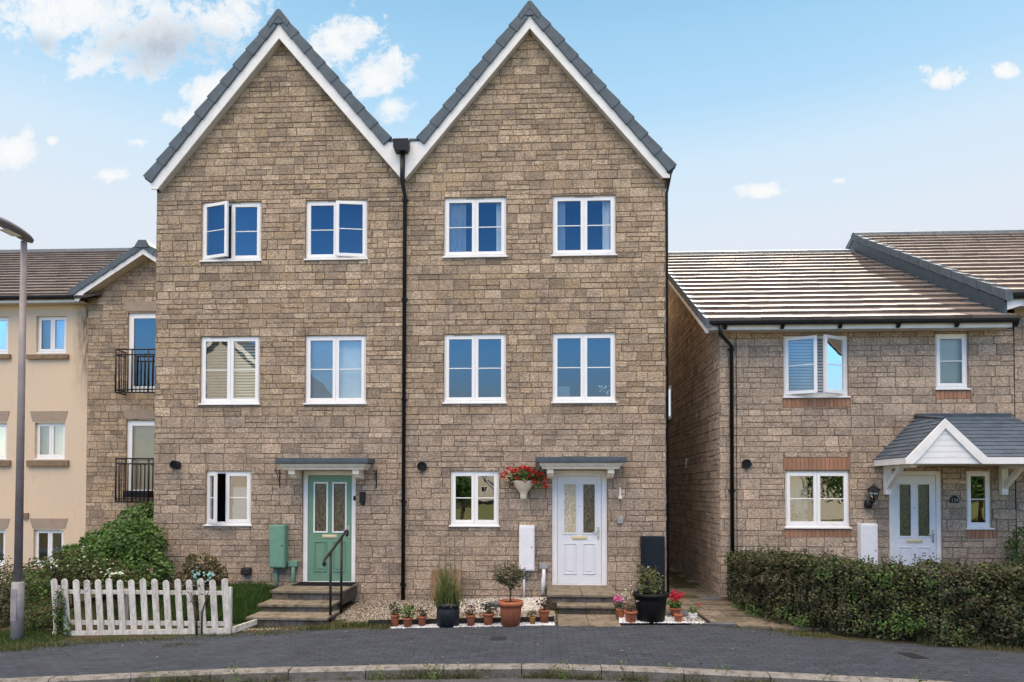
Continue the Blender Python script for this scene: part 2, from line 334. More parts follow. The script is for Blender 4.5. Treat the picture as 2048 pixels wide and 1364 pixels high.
# ------------------------------------------------------------------ walls of individual stones
PAL = [(.44, .312, .195), (.40, .285, .180), (.49, .355, .228), (.345, .248, .162), (.42, .300, .190), (.41, .285, .168)]
PAL_LOW = [(.450, .316, .212), (.415, .290, .196), (.475, .335, .226), (.385, .275, .190), (.43, .302, .202)]
MORTAR = (.205, .148, .098)
def rect_sub(rects, o):
    out = []
    for (a, b, c, d) in rects:
        if o[0] >= b or o[1] <= a or o[2] >= d or o[3] <= c: out.append((a, b, c, d)); continue
        if o[0] > a: out.append((a, o[0], c, d))
        if o[1] < b: out.append((o[1], b, c, d))
        a2, b2 = max(a, o[0]), min(b, o[1])
        if o[2] > c: out.append((a2, b2, c, o[2]))
        if o[3] < d: out.append((a2, b2, o[3], d))
    return out
def stone_wall(mb, s0, s1, t0, t1, xf, openings=(), planes=(), low=3.3, seed=1, coarse=False, gap=.0065, tone=1.0):
    """blocks on the plane xf(s, t, d) with d = outward; openings (s0,s1,t0,t1) are left free"""
    rr = random.Random(seed)
    holes = [o[:4] for o in openings]
    blocks = []
    t = t0
    while t < t1:
        lowz = t < low
        if coarse: h = rr.choice([.215, .20, .19, .145, .10])
        elif lowz: h = rr.choice([.20, .185, .215, .15, .105, .10])
        else: h = rr.choice([.20, .19, .175, .165, .10, .10, .145])
        s = s0 - rr.uniform(0, .3)
        while s < s1:
            big = coarse or lowz
            w = rr.uniform(.22, .46) if big else rr.uniform(.16, .42)
            if h > .17 and rr.random() < (.24 if big else .42):     # two thin stones beside a tall one
                w = rr.uniform(.35, .8); hm = h*rr.uniform(.42, .58)
                for (ta, tb) in ((t, t+hm), (t+hm, t+h)):
                    q = s
                    while q < s+w-.02:
                        w2 = min(rr.uniform(.2, .42), s+w-q)
                        if s+w-q-w2 < .1: w2 = s+w-q
                        blocks.append((q, q+w2, ta, tb)); q += w2
            else: blocks.append((s, s+w, t, t+h))
            s += w
        t += h
    for (a, b, c, d) in blocks:
        a, b, c, d = max(a, s0), min(b, s1), max(c, t0), min(d, t1)
        if b-a < .03 or d-c < .03: continue
        pieces = [(a, b, c, d)]
        for o in holes: pieces = rect_sub(pieces, o)
        lowz = c < low
        base = rr.choice(PAL_LOW if lowz else PAL); k = (rr.uniform(.92, 1.08) if lowz else rr.uniform(.86, 1.13))*tone
        if rr.random() < .07: k *= .78
        if rr.random() < .06: k *= 1.14
        col = tuple(x*k for x in base)
        pr = rr.uniform(.004, .013); jt = [(rr.uniform(-.004, .004), rr.uniform(-.004, .004)) for _ in range(4)]
        for (a2, b2, c2, d2) in pieces:
            if b2-a2 < .025 or d2-c2 < .025: continue
            g = gap/2
            po = [(a2+g, c2+g), (b2-g, c2+g), (b2-g, d2-g), (a2+g, d2-g)]
            if planes:
                po = clip_poly(po, planes)
                if not po: continue
            else: po = [(p[0]+j[0]*.5, p[1]+j[1]*.5) for p, j in zip(po, jt)]
            cs = sum(p[0] for p in po)/len(po); ct = sum(p[1] for p in po)/len(po)
            hs = max(abs(p[0]-cs) for p in po); ht = max(abs(p[1]-ct) for p in po)
            e = .007
            pi = [(cs+(p[0]-cs)*(1-min(.5, e/max(hs, .01))), ct+(p[1]-ct)*(1-min(.5, e/max(ht, .01)))) for p in po]
            n = len(po); i0 = len(mb.v)
            mb.v += [tuple(xf(p[0], p[1], 0.0005)) for p in po]
            mb.v += [tuple(xf(p[0], p[1], pr+rr.uniform(-.002, .002))) for p in pi]
            mb.fidx(range(i0+n, i0+2*n), col)
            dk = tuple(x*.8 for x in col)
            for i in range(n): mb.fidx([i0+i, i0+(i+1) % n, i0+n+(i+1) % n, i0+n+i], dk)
    # mortar bed behind
    ss = sorted({s0, s1, *[x for o in holes for x in o[:2] if s0 < x < s1]}); ts = sorted({t0, t1, *[x for o in holes for x in o[2:4] if t0 < x < t1]})
    for a, b in zip(ss, ss[1:]):
        for c, d in zip(ts, ts[1:]):
            m_ = ((a+b)/2, (c+d)/2)
            if any(o[0] < m_[0] < o[1] and o[2] < m_[1] < o[3] for o in holes): continue
            po = clip_poly([(a, c), (b, c), (b, d), (a, d)], planes) if planes else [(a, c), (b, c), (b, d), (a, d)]
            if po: mb.face([xf(p[0], p[1], 0) for p in po], MORTAR)
    for o in openings:                 # reveals
        a, b, c, d = o[:4]; dep = o[4] if len(o) > 4 else .14
        rc = tuple(x*.95 for x in PAL[0])
        for (p, q) in (((a, c), (a, d)), ((b, d), (b, c)), ((a, d), (b, d)), ((b, c), (a, c))):
            mb.face([xf(p[0], p[1], 0), xf(q[0], q[1], 0), xf(q[0], q[1], -dep), xf(p[0], p[1], -dep)], rc)
PAL = [(a*1.37, b*1.46, c*1.60) for a, b, c in PAL]; PAL_LOW = [(a*1.30, b*1.42, c*1.55) for a, b, c in PAL_LOW]; MORTAR = tuple(x*1.1 for x in MORTAR)
front = lambda Y: (lambda s, t, d: (s, Y-d, t))
left_side = lambda X: (lambda s, t, d: (X-d, -s, t))       # faces -x; s = -y
right_side = lambda X: (lambda s, t, d: (X+d, s, t))       # faces +x; s = y
back = lambda Y: (lambda s, t, d: (-s, Y+d, t))

def tile_roof(mb, O, U, S, W, L, gauge=.34, tw=.30, th=.024, planes=(), base=(.105, .092, .088), var=.16, rows=None, seed=3, stagger=.5):
    O, U, S = Vector(O), Vector(U).normalized(), Vector(S).normalized(); Nn = U.cross(S).normalized()
    if Nn.z < 0: Nn = -Nn
    rr = random.Random(seed)
    n = rows or max(1, round(L/gauge)); g = L/n
    for i in range(n):
        off = (stagger*tw if i % 2 else 0); u = -off
        rowk = rr.uniform(.95, 1.05)
        while u < W:
            a, b = max(u, 0)+.0015, min(u+tw, W)-.0015
            u += tw
            if b-a < .01: continue
            po = [(a, i*g-.02), (b, i*g-.02), (b, (i+1)*g+.005), (a, (i+1)*g+.005)]
            if planes: po = clip_poly(po, planes)
            if len(po) < 3: continue
            k = rr.uniform(1-var, 1+var)*rowk; col = tuple(x*k for x in base); jz = rr.uniform(-.002, .003)
            h = lambda s: th*(1-(s-i*g)/(g+.02))+jz+.003
            top = [O+U*p[0]+S*p[1]+Nn*h(p[1]) for p in po]; bot = [O+U*p[0]+S*p[1]-Nn*.004 for p in po]
            m = len(po); i0 = len(mb.v); mb.v += [tuple(q) for q in top+bot]
            mb.fidx(range(i0, i0+m), col)
            for q in range(m): mb.fidx([i0+q, i0+m+q, i0+m+(q+1) % m, i0+(q+1) % m], col)
    po = [(0, 0), (W, 0), (W, L), (0, L)]
    if planes: po = clip_poly(po, planes)
    mb.face([O+U*p[0]+S*p[1]-Nn*.006 for p in po], tuple(x*.4 for x in base))
    mb.face([O+U*p[0]+S*p[1]-Nn*.05 for p in reversed(po)], tuple(x*.4 for x in base))

# ------------------------------------------------------------------ windows and doors
BARW = .018
def window(parent, x0, x1, z0, z1, Y=0.0, cas=(0, 0), bar=.5, glass='glass', inside=None, vent=True, split=.5, sill=True, sill_ext=.025, label=None, room=True, fr=.045):
    """cas: opening angle of each sash in degrees (negative = hinged right), '-' for a fixed light"""
    yf = Y+.035; zs = z0+(.035 if sill else 0)
    w = MB()
    w.box(x0, x0+fr, yf, yf+.07, zs, z1); w.box(x1-fr, x1, yf, yf+.07, zs, z1)
    w.box(x0+fr, x1-fr, yf, yf+.07, z1-fr, z1); w.box(x0+fr, x1-fr, yf, yf+.07, zs, zs+fr)
    n = len(cas); xs = [x0+fr]
    if n == 2: xs += [x0+(x1-x0)*split]
    xs += [x1-fr]
    if n == 2: w.box(xs[1]-.02, xs[1]+.02, yf+.002, yf+.07, zs+fr, z1-fr)
    fo = w.build('window', M['upvc'], parent, .004)
    if label: fo['label'] = label
    if vent:
        v = MB(); vx = (x0+x1)/2-.17 if vent == 1 else x0+.18
        v.box(vx, vx+.34, yf-.012, yf-.001, z1-.026, z1-.014); v.build('trickle_vent', M['grey_plastic'], fo)
    if sill:
        s = MB(); s.prism([(yf+.06, zs), (yf-.002, zs), (Y-.04, zs-.008), (Y-.04, zs-.034), (Y-.02, zs-.035), (yf+.06, zs-.03)], x0-sill_ext, x1+sill_ext, axis='x')
        s.build('sill', M['upvc'], fo, .002)
    for i in range(n):
        a, b = xs[i], xs[i+1]
        if n == 2: a, b = (a-.012, b+.0-.003) if i == 0 else (a+.003, b+.012)
        else: a, b = a-.012, b+.012
        c0, c1 = zs+fr-.012, z1-fr+.012; wd = b-a; sf = .058
        hinge_left = (i == 0) if n == 2 else True
        ang = cas[i]
        if ang < 0: hinge_left = False
        hx = a if hinge_left else b; sg = 1 if hinge_left else -1
        ca, sa = math.cos(math.radians(abs(ang))), math.sin(math.radians(abs(ang)))
        def xf(p, hx=hx, sg=sg, ca=ca, sa=sa): return (hx+sg*(p[0]*ca+(p[1])*sa), yf-.014+p[1]*ca-p[0]*sa, p[2])
        m = MB()
        m.box(0, sf, 0, .05, c0, c1, xf=xf); m.box(wd-sf, wd, 0, .05, c0, c1, xf=xf)
        m.box(sf, wd-sf, 0, .05, c1-sf, c1, xf=xf); m.box(sf, wd-sf, 0, .05, c0, c0+sf, xf=xf)
        if bar:
            zb = c0+(c1-c0)*bar; m.box(sf, wd-sf, .012, .03, zb-BARW/2, zb+BARW/2, xf=xf)
        m.build('casement', M['upvc'], fo, .004, recalc=True)
        q1, q2 = R.uniform(-.003, .003), R.uniform(-.002, .002)
        g = MB(); g.face([xf(p) for p in ((sf-.004, .021+q1, c0+sf-.004), (wd-sf+.004, .021-q1, c0+sf-.004), (wd-sf+.004, .021-q1+q2, c1-sf+.004), (sf-.004, .021+q1+q2, c1-sf+.004))])
        g.build('pane', M[glass], fo)
    if inside: inside(fo, x0, x1, zs, z1, yf+.10)
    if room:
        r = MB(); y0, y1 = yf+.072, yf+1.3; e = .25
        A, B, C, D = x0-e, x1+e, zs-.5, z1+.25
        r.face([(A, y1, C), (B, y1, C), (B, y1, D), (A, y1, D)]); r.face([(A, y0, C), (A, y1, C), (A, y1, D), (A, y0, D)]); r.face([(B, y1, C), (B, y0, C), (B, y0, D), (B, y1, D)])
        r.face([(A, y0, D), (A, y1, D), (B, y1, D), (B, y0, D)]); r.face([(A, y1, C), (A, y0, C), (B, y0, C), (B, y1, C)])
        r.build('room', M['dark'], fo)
    return fo
def drape(fo, x0, x1, z0, z1, y, mat='curtain', name='curtain', wav=.02, pitch=.11):
    m = MB(); n = max(6, int((x1-x0)/.02)); A = []
    for i in range(n+1):
        x = x0+(x1-x0)*i/n; yy = y+wav*math.sin(2*math.pi*x/pitch)+.3*wav*math.sin(5.1*x/pitch)
        A.append((m.pt((x, yy, z0)), m.pt((x, yy, z1))))
    for (a, b), (c, d) in zip(A, A[1:]): m.fidx([a, c, d, b], None, True)
    m.build(name, M[mat], fo)
def slats(fo, x0, x1, z0, z1, y, pitch=.05, mat='blind', tilt=.6):
    m = MB(); z = z0
    while z < z1:
        m.face([(x0, y-.022*math.cos(tilt), z), (x1, y-.022*math.cos(tilt), z), (x1, y+.022*math.cos(tilt), z+.045*math.sin(tilt)+.018), (x0, y+.022*math.cos(tilt), z+.045*math.sin(tilt)+.018)])
        z += pitch
    m.build('blind', M[mat], fo)
def in_curtains(wl=.33, wr=.33): return lambda fo, a, b, c, d, y: (drape(fo, a+.02, a+(b-a)*wl*.62, c, d, y), drape(fo, b-(b-a)*wr*.5, b-.02, c, d, y))
def in_navy(fo, a, b, c, d, y): drape(fo, a, b, c, d, y, 'navy', wav=.012, pitch=.09)
def in_slats(p=.05, t=.6, mat='blind'): return lambda fo, a, b, c, d, y: slats(fo, a+.03, b-.03, c, d, y, p, mat, t)
def in_roller(mat, zf=0.0):
    def f(fo, a, b, c, d, y):
        m = MB(); m.box(a+.03, b-.03, y, y+.004, c+(d-c)*zf, d); m.build('blind', M[mat], fo)
    return f

def entrance(parent, x0, x1, z0, z1, Y, paint, panes, fr=.075, hside=1, plate='brass', surround='upvc'):
    yf = Y+.03; f = MB()
    f.box(x0, x0+fr, yf, yf+.09, z0, z1); f.box(x1-fr, x1, yf, yf+.09, z0, z1); f.box(x0+fr, x1-fr, yf, yf+.09, z1-fr, z1)
    f.box(x0+fr, x1-fr, yf+.002, yf+.1, z0, z0+.035)
    f.build('door_frame', M['barge'], parent, .005)
    a, b, c, d = x0+fr+.004, x1-fr-.004, z0+.04, z1-fr-.004; H = d-c; W = b-a; yd = yf+.02
    g1 = (a+W*.155, a+W*.425); g2 = (a+W*.585, a+W*.855); gz = (c+H*.47, c+H*.925)
    m = MB()   # slab with two glazed openings, built as stiles and rails
    bands = [(a, g1[0]), (g1[1], g2[0]), (g2[1], b)]
    for p, q in bands: m.box(p, q, yd, yd+.045, gz[0], gz[1])
    m.box(a, b, yd, yd+.045, c, gz[0]); m.box(a, b, yd, yd+.045, gz[1], d)
    dr = m.build('door', M[paint], parent, .003)
    for (p, q) in (g1, g2):
        s = MB(); t = .026
        s.box(p-t, p+.004, yd-.012, yd-.0005, gz[0]-t, gz[1]+t); s.box(q-.004, q+t, yd-.012, yd-.0005, gz[0]-t, gz[1]+t)
        s.box(p+.004, q-.004, yd-.012, yd-.0005, gz[1]-.004, gz[1]+t); s.box(p+.004, q-.004, yd-.012, yd-.0005, gz[0]-t, gz[0]+.004)
        s.build('pane_surround', M[surround], dr, .004)
        # raised lower panel
        k = MB(); z_a, z_b = c+H*.09, c+H*.375; pa, pb = p-.005, q+.005; o = .014
        for (u0, u1, w0, w1) in ((pa, pa+o, z_a, z_b), (pb-o, pb, z_a, z_b), (pa+o, pb-o, z_a, z_a+o), (pa+o, pb-o, z_b-o, z_b)): k.box(u0, u1, yd-.016, yd-.0005, w0, w1)
        k.box(pa+.05, pb-.05, yd-.010, yd-.0005, z_a+.05, z_b-.05)
        k.build('panel_moulding', M[paint], dr, .004)
    for (p, q), gm in zip((g1, g2), panes):
        g = MB(); g.face([(p, yd+.012, gz[0]), (q, yd+.012, gz[0]), (q, yd+.012, gz[1]), (p, yd+.012, gz[1])]); g.build('pane', M[gm], dr)
    l = MB(); mx = (a+b)/2; zl = c+H*.425
    l.box(mx-.14, mx+.14, yd-.012, yd-.0005, zl-.03, zl+.03); l.box(mx-.12, mx+.12, yd-.018, yd-.012, zl-.016, zl+.016)
    l.build('letter_plate', M[plate], dr, .004)
    hx = b-.055 if hside > 0 else a+.055; zh = c+H*.475; h = MB()
    h.box(hx-.017, hx+.017, yd-.012, yd-.0005, zh-.12, zh+.1); h.tube([(hx, yd-.012, zh+.02), (hx, yd-.05, zh+.02), (hx-.11*hside, yd-.052, zh+.02)], .009, 8)
    h.build('handle', M['steel' if plate == 'brass' else 'iron'], dr)
    e = MB(); e.lathe([(.001, 0), (.009, 0), (.009, -.004), (.001, -.006)], mx, yd, c+H*.72, 10, axis='y'); e.build('peephole', M['iron'], dr)
    return dr

def flat_canopy(parent, cx, z, hw, dep, Y=0):
    o = MB(); o.box(cx-hw, cx+hw, Y-dep, Y-.02, z, z+.085); o.box(cx-hw-.004, cx+hw+.004, Y-dep-.004, Y-dep+.06, z-.02, z+.05)
    c = o.build('canopy', M['lead'], parent, .01)
    k = MB(); P_ = [(.035, .022, .06), (.045, .058, .07), (.085, .10, .11), (.09, .125, .115)]
    for (i0, d0, s0), (i1, d1, s1) in zip(P_, P_[1:]):     # moulding returned round three sides
        a = [(cx-hw+s0, Y-.02, z-d0), (cx-hw+s0, Y-dep+i0, z-d0), (cx+hw-s0, Y-dep+i0, z-d0), (cx+hw-s0, Y-.02, z-d0)]; b = [(cx-hw+s1, Y-.02, z-d1), (cx-hw+s1, Y-dep+i1, z-d1), (cx+hw-s1, Y-dep+i1, z-d1), (cx+hw-s1, Y-.02, z-d1)]
        for q in range(3): k.face([a[q], a[q+1], b[q+1], b[q]])
    k.face([(cx-hw+.115, Y-.02, z-.125), (cx-hw+.115, Y-dep+.09, z-.125), (cx+hw-.115, Y-dep+.09, z-.125), (cx+hw-.115, Y-.02, z-.125)])
    for sg in (-1, 1):
        xa = cx+sg*(hw-.14); xb = cx+sg*(hw-.10)
    k.build('cornice', M['cream'], c, 0, recalc=True)
    u = MB(); u.box(cx-hw+.2, cx+hw-.2, Y-dep+.14, Y-.02, z-.13, z-.127); u.build('underside', M['soffit'], c)
    for sg in (-1, 1):
        b = MB(); bx = cx+sg*(hw-.26)
        b.prism([(Y-.01, z-.126), (Y-dep+.12, z-.126), (Y-dep+.12, z-.21), (Y-dep+.2, z-.215), (Y-dep+.23, z-.27), (Y-.1, z-.30), (Y-.01, z-.30)], bx-.06, bx+.06, axis='x')
        b.build('bracket', M['cream'], c, .004)
    return c

def vent_round(parent, px, py, r=.085, Y=0, dep=.09, name='wall_vent'):
    x, z = P(px, py, Y); m = MB()
    m.lathe([(r*.6, Y-.0), (r, Y-.003), (r, Y-dep), (r*.82, Y-dep), (r*.78, Y-dep*.45), (.002, Y-dep*.4)], x, 0, z, 22, axis='y')
    for k in range(-2, 3): m.box(x-r*.76, x+r*.76, Y-dep*.8, Y-dep*.7, z+k*r*.3-.006, z+k*r*.3+.006)
    m.build(name, M['black'], parent)

# ------------------------------------------------------------------ THE GABLED PAIR
XL, XM, XR = -7.39, -2.625, 2.2
YB = -.17                                       # face of the bargeboards
DEEP = 8.6
def gable_lines(pts):                           # pts: px points on the board plane
    return [P(px, py, YB) for px, py in pts]
gl = gable_lines([(558, 76.5), (314.7, 378), (801, 358), (558, 46.5), (299, 366), (557, 21), (290, 345.6), (764, 277)])
gr = gable_lines([(1059.5, 56), (1326, 355.5), (809.6, 358), (1059.5, 30), (1334.6, 354), (1059.5, 4.4), (1341, 331), (846, 276)])
def below(p, q):                                # half plane below the line p->q (p left of q): for gable clipping
    (x0, z0), (x1, z1) = p, q; m_ = (z1-z0)/(x1-x0); return (-m_, 1.0, z0-m_*x0)

def roof_pair(parent, apex_in, eave_l, eave_r, apex_out, apex_tile, left_full, right_full, valley_z, seed, xin):
    """bargeboards, verge units and tiled slopes of one front gable"""
    ax = apex_in[0]
    sl = (apex_in[1]-eave_l[1])/(ax-eave_l[0]); sr = (apex_in[1]-eave_r[1])/(eave_r[0]-ax)
    up = apex_out[1]-apex_in[1]; tu = apex_tile[1]-apex_out[1]
    # left board, right board (front face YB, back -0.02)
    def board(sgn, xe, slope, valley, nm='bargeboard'):
        zin = lambda x: apex_in[1]-slope*abs(x-ax); zo = lambda x: zin(x)+up
        if valley is None:
            xo = xe+sgn*.125
            poly = [(ax, zin(ax)), (xe, zin(xe)), (xo, zin(xe)+.0), (xo, zo(xo)), (ax, zo(ax))]
        else:
            xv = ax+sgn*(apex_in[1]+up-valley)/slope
            poly = [(ax, zin(ax)), (xe, zin(xe)), (xe, valley), (xv, valley), (ax, zo(ax))]
        m = MB(); m.prism(poly if sgn < 0 else poly[::-1], YB, YB+.03)
        o = m.build(nm, M['barge'], parent, .003, recalc=True)
        s = MB(); xa = xe if valley is None else xe
        s.prism([(ax, zin(ax)+.012), (xa, zin(xa)+.012), (xa, zin(xa)+.03), (ax, zin(ax)+.03)], YB+.031, -.002)
        s.build('soffit', M['soffit'], o, recalc=True)
    board(-1, eave_l[0], sl, None if left_full else valley_z); board(1, eave_r[0], sr, None if right_full else valley_z)
    # verge caps, stepped
    for sgn, slope, full in ((-1, sl, left_full), (1, sr, right_full)):
        ang = math.atan(slope); T = Vector((sgn*math.cos(ang), 0, -math.sin(ang))); Nn = Vector((sgn*math.sin(ang), 0, math.cos(ang)))
        O = Vector((ax, 0, apex_out[1]-.01))
        xe = (eave_l[0]-.115 if sgn < 0 else eave_r[0]+.10) if full else ax+sgn*((apex_in[1]+up-valley_z)/slope+.03)
        L = abs(xe-ax)/math.cos(ang); n = round(L/.385); g = L/n; hh = tu*math.cos(ang)+.02
        m = MB()
        for i in range(n):
            s0, s1 = i*g+(.06 if i == 0 else -.01), (i+1)*g
            k = R.uniform(-.004, .004)
            def V(s, h, y): q = O+T*s+Nn*h; return (q.x, y, q.z)
            # tapering unit: stands higher at its lower end
            a = [V(s0, -.005, YB-.035), V(s1+.012, -.018, YB-.045), V(s1+.012, hh+.006+k, YB-.045), V(s0, hh-.018+k, YB-.035)]
            b = [V(s0, -.005, YB+.14), V(s1+.012, -.018, YB+.14), V(s1+.012, hh+.006+k, YB+.14), V(s0, hh-.018+k, YB+.14)]
            i0 = len(m.v); m.v += a+b
            for f in ((0, 1, 2, 3), (7, 6, 5, 4), (0, 4, 5, 1), (1, 5, 6, 2), (2, 6, 7, 3), (3, 7, 4, 0)): m.fidx([i0+q for q in f])
        m.build('verge_cap', M['slate'], parent, .006, recalc=True)
        # tiled slope
        t = MB(); S = Vector((-sgn*math.cos(ang), 0, math.sin(ang))); off = Nn*(hh*.55)
        lo = O+T*L+off; lo.y = YB+.1 if sgn > 0 else DEEP
        tile_roof(t, lo, (0, 1, 0) if sgn > 0 else (0, -1, 0), S, DEEP-YB-.1, L, .36, .33, .022, seed=seed+(sgn > 0))
        t.build('roof', M['tile'], parent)
        u = MB(); p0 = O+Nn*(-.02); p1 = O+T*(L)+Nn*(-.02)
        u.face([(p0.x, YB+.05, p0.z), (p1.x, YB+.05, p1.z), (p1.x, DEEP, p1.z), (p0.x, DEEP, p0.z)]); u.build('roof_lining', M['timber'], parent)
    c = MB()    # ridge cap
    zt = apex_tile[1]
    w = .22
    c.prism([(ax-w, zt-w*sl*.95), (ax-w+.06, zt-w*sl-.08), (ax, zt-.14), (ax+w-.06, zt-w*sr-.08), (ax+w, zt-w*sr*.95), (ax+.03, zt), (ax-.03, zt)], YB-.05, DEEP)
    c.prism([(ax-.17, zt-.17*sl-.06), (ax, apex_out[1]-.03), (ax+.17, zt-.17*sr-.06), (ax, zt-.03)], YB-.042, YB+.2)
    c.build('ridge_cap', M['slate'], parent, .01, recalc=True)
    return sl, sr, up

def pipe(parent, pts, r=.034, name='downpipe', clips=()):
    m = MB(); m.tube(pts, r, 10); o = m.build(name, M['black'], parent)
    for (x, y, z) in clips:
        c = MB(); c.box(x-.055, x+.055, y-.02, y+.05, z-.018, z+.018); c.build('pipe_clip', M['black'], o)
    return o

def pair_house(name, label, x0, x1, pts, wins, door, left_full, right_full, valley_z, seed):
    h = thing(name, label, 'house', ((x0+x1)/2, 0, 0), 'pair of tall gabled houses')
    wl = MB()
    apex = pts[0]; el = pts[1]; er = pts[2]
    sl = (apex[1]-el[1])/(apex[0]-el[0]); sr = (apex[1]-er[1])/(er[0]-apex[0])
    pl = [(-sl, 1, apex[1]+.10-sl*apex[0]), (sr, 1, apex[1]+.10+sr*apex[0])]
    ops = [(a, b, c, d, .13) for a, b, c, d in wins]+[(door[0], door[1], door[2], door[3], .16)]
    stone_wall(wl, x0, x1, -.35, apex[1]+.1, front(0), ops, pl, seed=seed)
    ze = min(el[1], er[1])+.1
    if x0 == XL: stone_wall(wl, -DEEP+.1, 0, -.35, ze, left_side(x0), seed=seed+5)
    if x1 == XR: stone_wall(wl, 0, DEEP-.1, -.35, ze, right_side(x1), seed=seed+6)
    wl.face([(x1, DEEP-.1, -.35), (x0, DEEP-.1, -.35), (x0, DEEP-.1, ze), (apex[0], DEEP-.1, apex[1]), (x1, DEEP-.1, ze)], PAL[0])
    px_ = x1 if x0 == XL else x0
    wl.face([(px_, .2, -.35), (px_, DEEP-.1, -.35), (px_, DEEP-.1, ze), (px_, .2, ze)], PAL[0])
    wl.build('wall', M['stone'], h)
    roof_pair(h, pts[0], pts[1], pts[2], pts[3], pts[5], left_full, right_full, valley_z, seed, None)
    return h

valz = P(800, 283, YB)[1]
WL = [(-6.512, -5.362, 6.335, 7.477), (-4.508, -3.337, 6.335, 7.477), (-6.512, -5.376, 3.62, 4.92), (-4.50, -3.35, 3.62, 4.92), (-6.385, -5.517, 1.342, 2.374)]
WR = [(-1.885, -.726, 6.343, 7.48), (.135, 1.297, 6.343, 7.477), (-1.88, -.728, 3.62, 4.92), (.133, 1.292, 3.62, 4.92), (-1.752, -.857, 1.345, 2.374)]
zdg = P(660, 1165)[1]; zdw = P(1160, 1170)[1]
DL = (-4.532, -3.528, zdg-.02, 2.383); DR = (.122, 1.134, zdw-.02, 2.387)
HL = pair_house('gabled_house', 'tall stone gabled house with the green front door and white picket fence before it', XL, XM, [gl[0], gl[1], (XM-.03, gl[2][1]), gl[3], gl[4], gl[5]], WL, DL, True, False, valz, 11)
HR = pair_house('gabled_house', 'tall stone gabled house with the white front door beside a basket of red flowers', XM, XR, [gr[0], gr[1], (XM+.03, gr[2][1]), gr[3], gr[4], gr[5]][0:1]+[(XM+.03, gr[2][1]), gr[1], gr[3], gr[4], gr[5]], WR, DR, False, True, valz, 23)

window(HL, *WL[0], cas=(17, 0), bar=.5, glass='glass_dark', inside=in_navy)
window(HL, *WL[1], cas=(0, -9), bar=.5, glass='glass_dark', inside=in_navy)
window(HL, *WL[2], inside=in_slats(.055, .5, 'cream_blind'), vent=2)
window(HL, *WL[3], inside=in_roller('blind'), vent=0)
def in_gf(fo, a, b, c, d, y):
    m = MB(); m.box(a+(b-a)*.55, b-.1, y+.3, y+.32, c+.1, c+.55); m.build('ornament', M['card'], fo)
window(HL, *WL[4], cas=(45, 0), inside=None, vent=0, split=.44)
window(HR, *WR[0], inside=in_curtains(.55, .33)); window(HR, *WR[1], inside=in_curtains(.33, .4))
window(HR, *WR[2], inside=None, vent=2)
def in_d2(fo, a, b, c, d, y):
    m = MB(); m.box(a+.10, a+.32, y, y+.01, c+.08, c+.30); m.build('card', M['card'], fo)
    f = MB(); rr = random.Random(5)
    for i in range(26):
        x, z = b-.2+rr.uniform(-.1, .1), c+.15+rr.uniform(0, .16); leafquad(f, (x, y+rr.uniform(-.03, .03), z), .05, .035, (.8, .8, .82), rr)
    f.build('window_flowers', M['petal'], fo)
def leafquad(m, p, L, W, col, rr, up=None, flat=0.0):
    d = Vector((rr.gauss(0, 1), rr.gauss(0, 1), rr.gauss(0, .7))).normalized()
    n = Vector((rr.gauss(0, 1), rr.gauss(0, 1), rr.gauss(0, 1)+flat)).normalized()
    if up is not None: n = (n+Vector(up)).normalized()
    s = n.cross(d)
    if s.length < 1e-3: s = Vector((1, 0, 0))
    s.normalize(); d = s.cross(n).normalized(); p = Vector(p); i0 = len(m.v); nn = n*(L*.12)
    m.v += [tuple(p-d*L*.5), tuple(p+s*W*.5-d*L*.08-nn), tuple(p+d*L*.5-nn*1.2), tuple(p-s*W*.5-d*L*.08-nn)]
    m.fidx([i0, i0+1, i0+2], col); m.fidx([i0, i0+2, i0+3], col)
window(HR, *WR[3], inside=in_d2, vent=0)
def in_c3(fo, a, b, c, d, y):
    m = MB(); m.lathe([(.03, 0), (.06, .03), (.05, .14), (.02, .2)], a+.27, y+.05, c+.05, 12); m.build('ornament', M['copper'], fo)
window(HR, *WR[4], inside=in_c3, vent=0)
entrance(HL, *DL, 0, 'green_door', ('obs_dark', 'obs_dark'), fr=.085)
entrance(HR, *DR, 0, 'white_door', ('obs_light', 'obs_dark'), fr=.10, surround='white_door')
# canopies
cl = P(649, 926, -.5); cr_ = P(1161, 922, -.5)
flat_canopy(HL, -4.02, P(649, 925, -.5)[1], .85, .5); flat_canopy(HR, .63, P(1161, 923, -.5)[1], .80, .5)
# hopper and shared downpipe
hx0, hz0 = P(788, 306, YB-.06); hx1, hz1 = P(819, 281, YB-.06)
m = MB(); m.prism([(hx0+.03, hz0), (hx1-.03, hz0), (hx1, hz0+.08), (hx1, hz1), (hx0, hz1), (hx0, hz0+.08)], YB-.16, YB-.01); m.build('rain_hopper', M['black'], HL, .008, recalc=True)
m = MB(); vx0 = P(764, 279, YB)[0]; vx1 = P(846, 279, YB)[0]; m.box(vx0, vx1, YB-.02, YB+.5, valz, valz+.045); m.build('valley_flashing', M['lead'], HL, .006)
m = MB(); m.face([(vx0-.05, YB+.1, valz-.03), (vx1+.05, YB+.1, valz-.03), (vx1+.05, DEEP, valz-.03), (vx0-.05, DEEP, valz-.03)]); m.build('valley_gutter', M['lead'], HL)
px = P(804, 330, YB-.07)[0]; pz = P(804, 368, -.1)[1]; pz2 = P(810, 392, -.06)[1]; px2 = P(810, 400, -.05)[0]; pxb = P(806, 1190, -.05)[0]
pipe(HL, [(px, YB-.07, hz0+.02), (px, YB-.07, pz), (px2, -.055, pz2), (pxb, -.055, -.05)], .036, clips=[(px2, -.055, P(810, 402)[1]), (px2-.003, -.055, P(808, 1003)[1]), (pxb, -.055, P(806, 1168)[1])]+[(px2-.003, -.055, P(808, q)[1]) for q in (600, 800)])
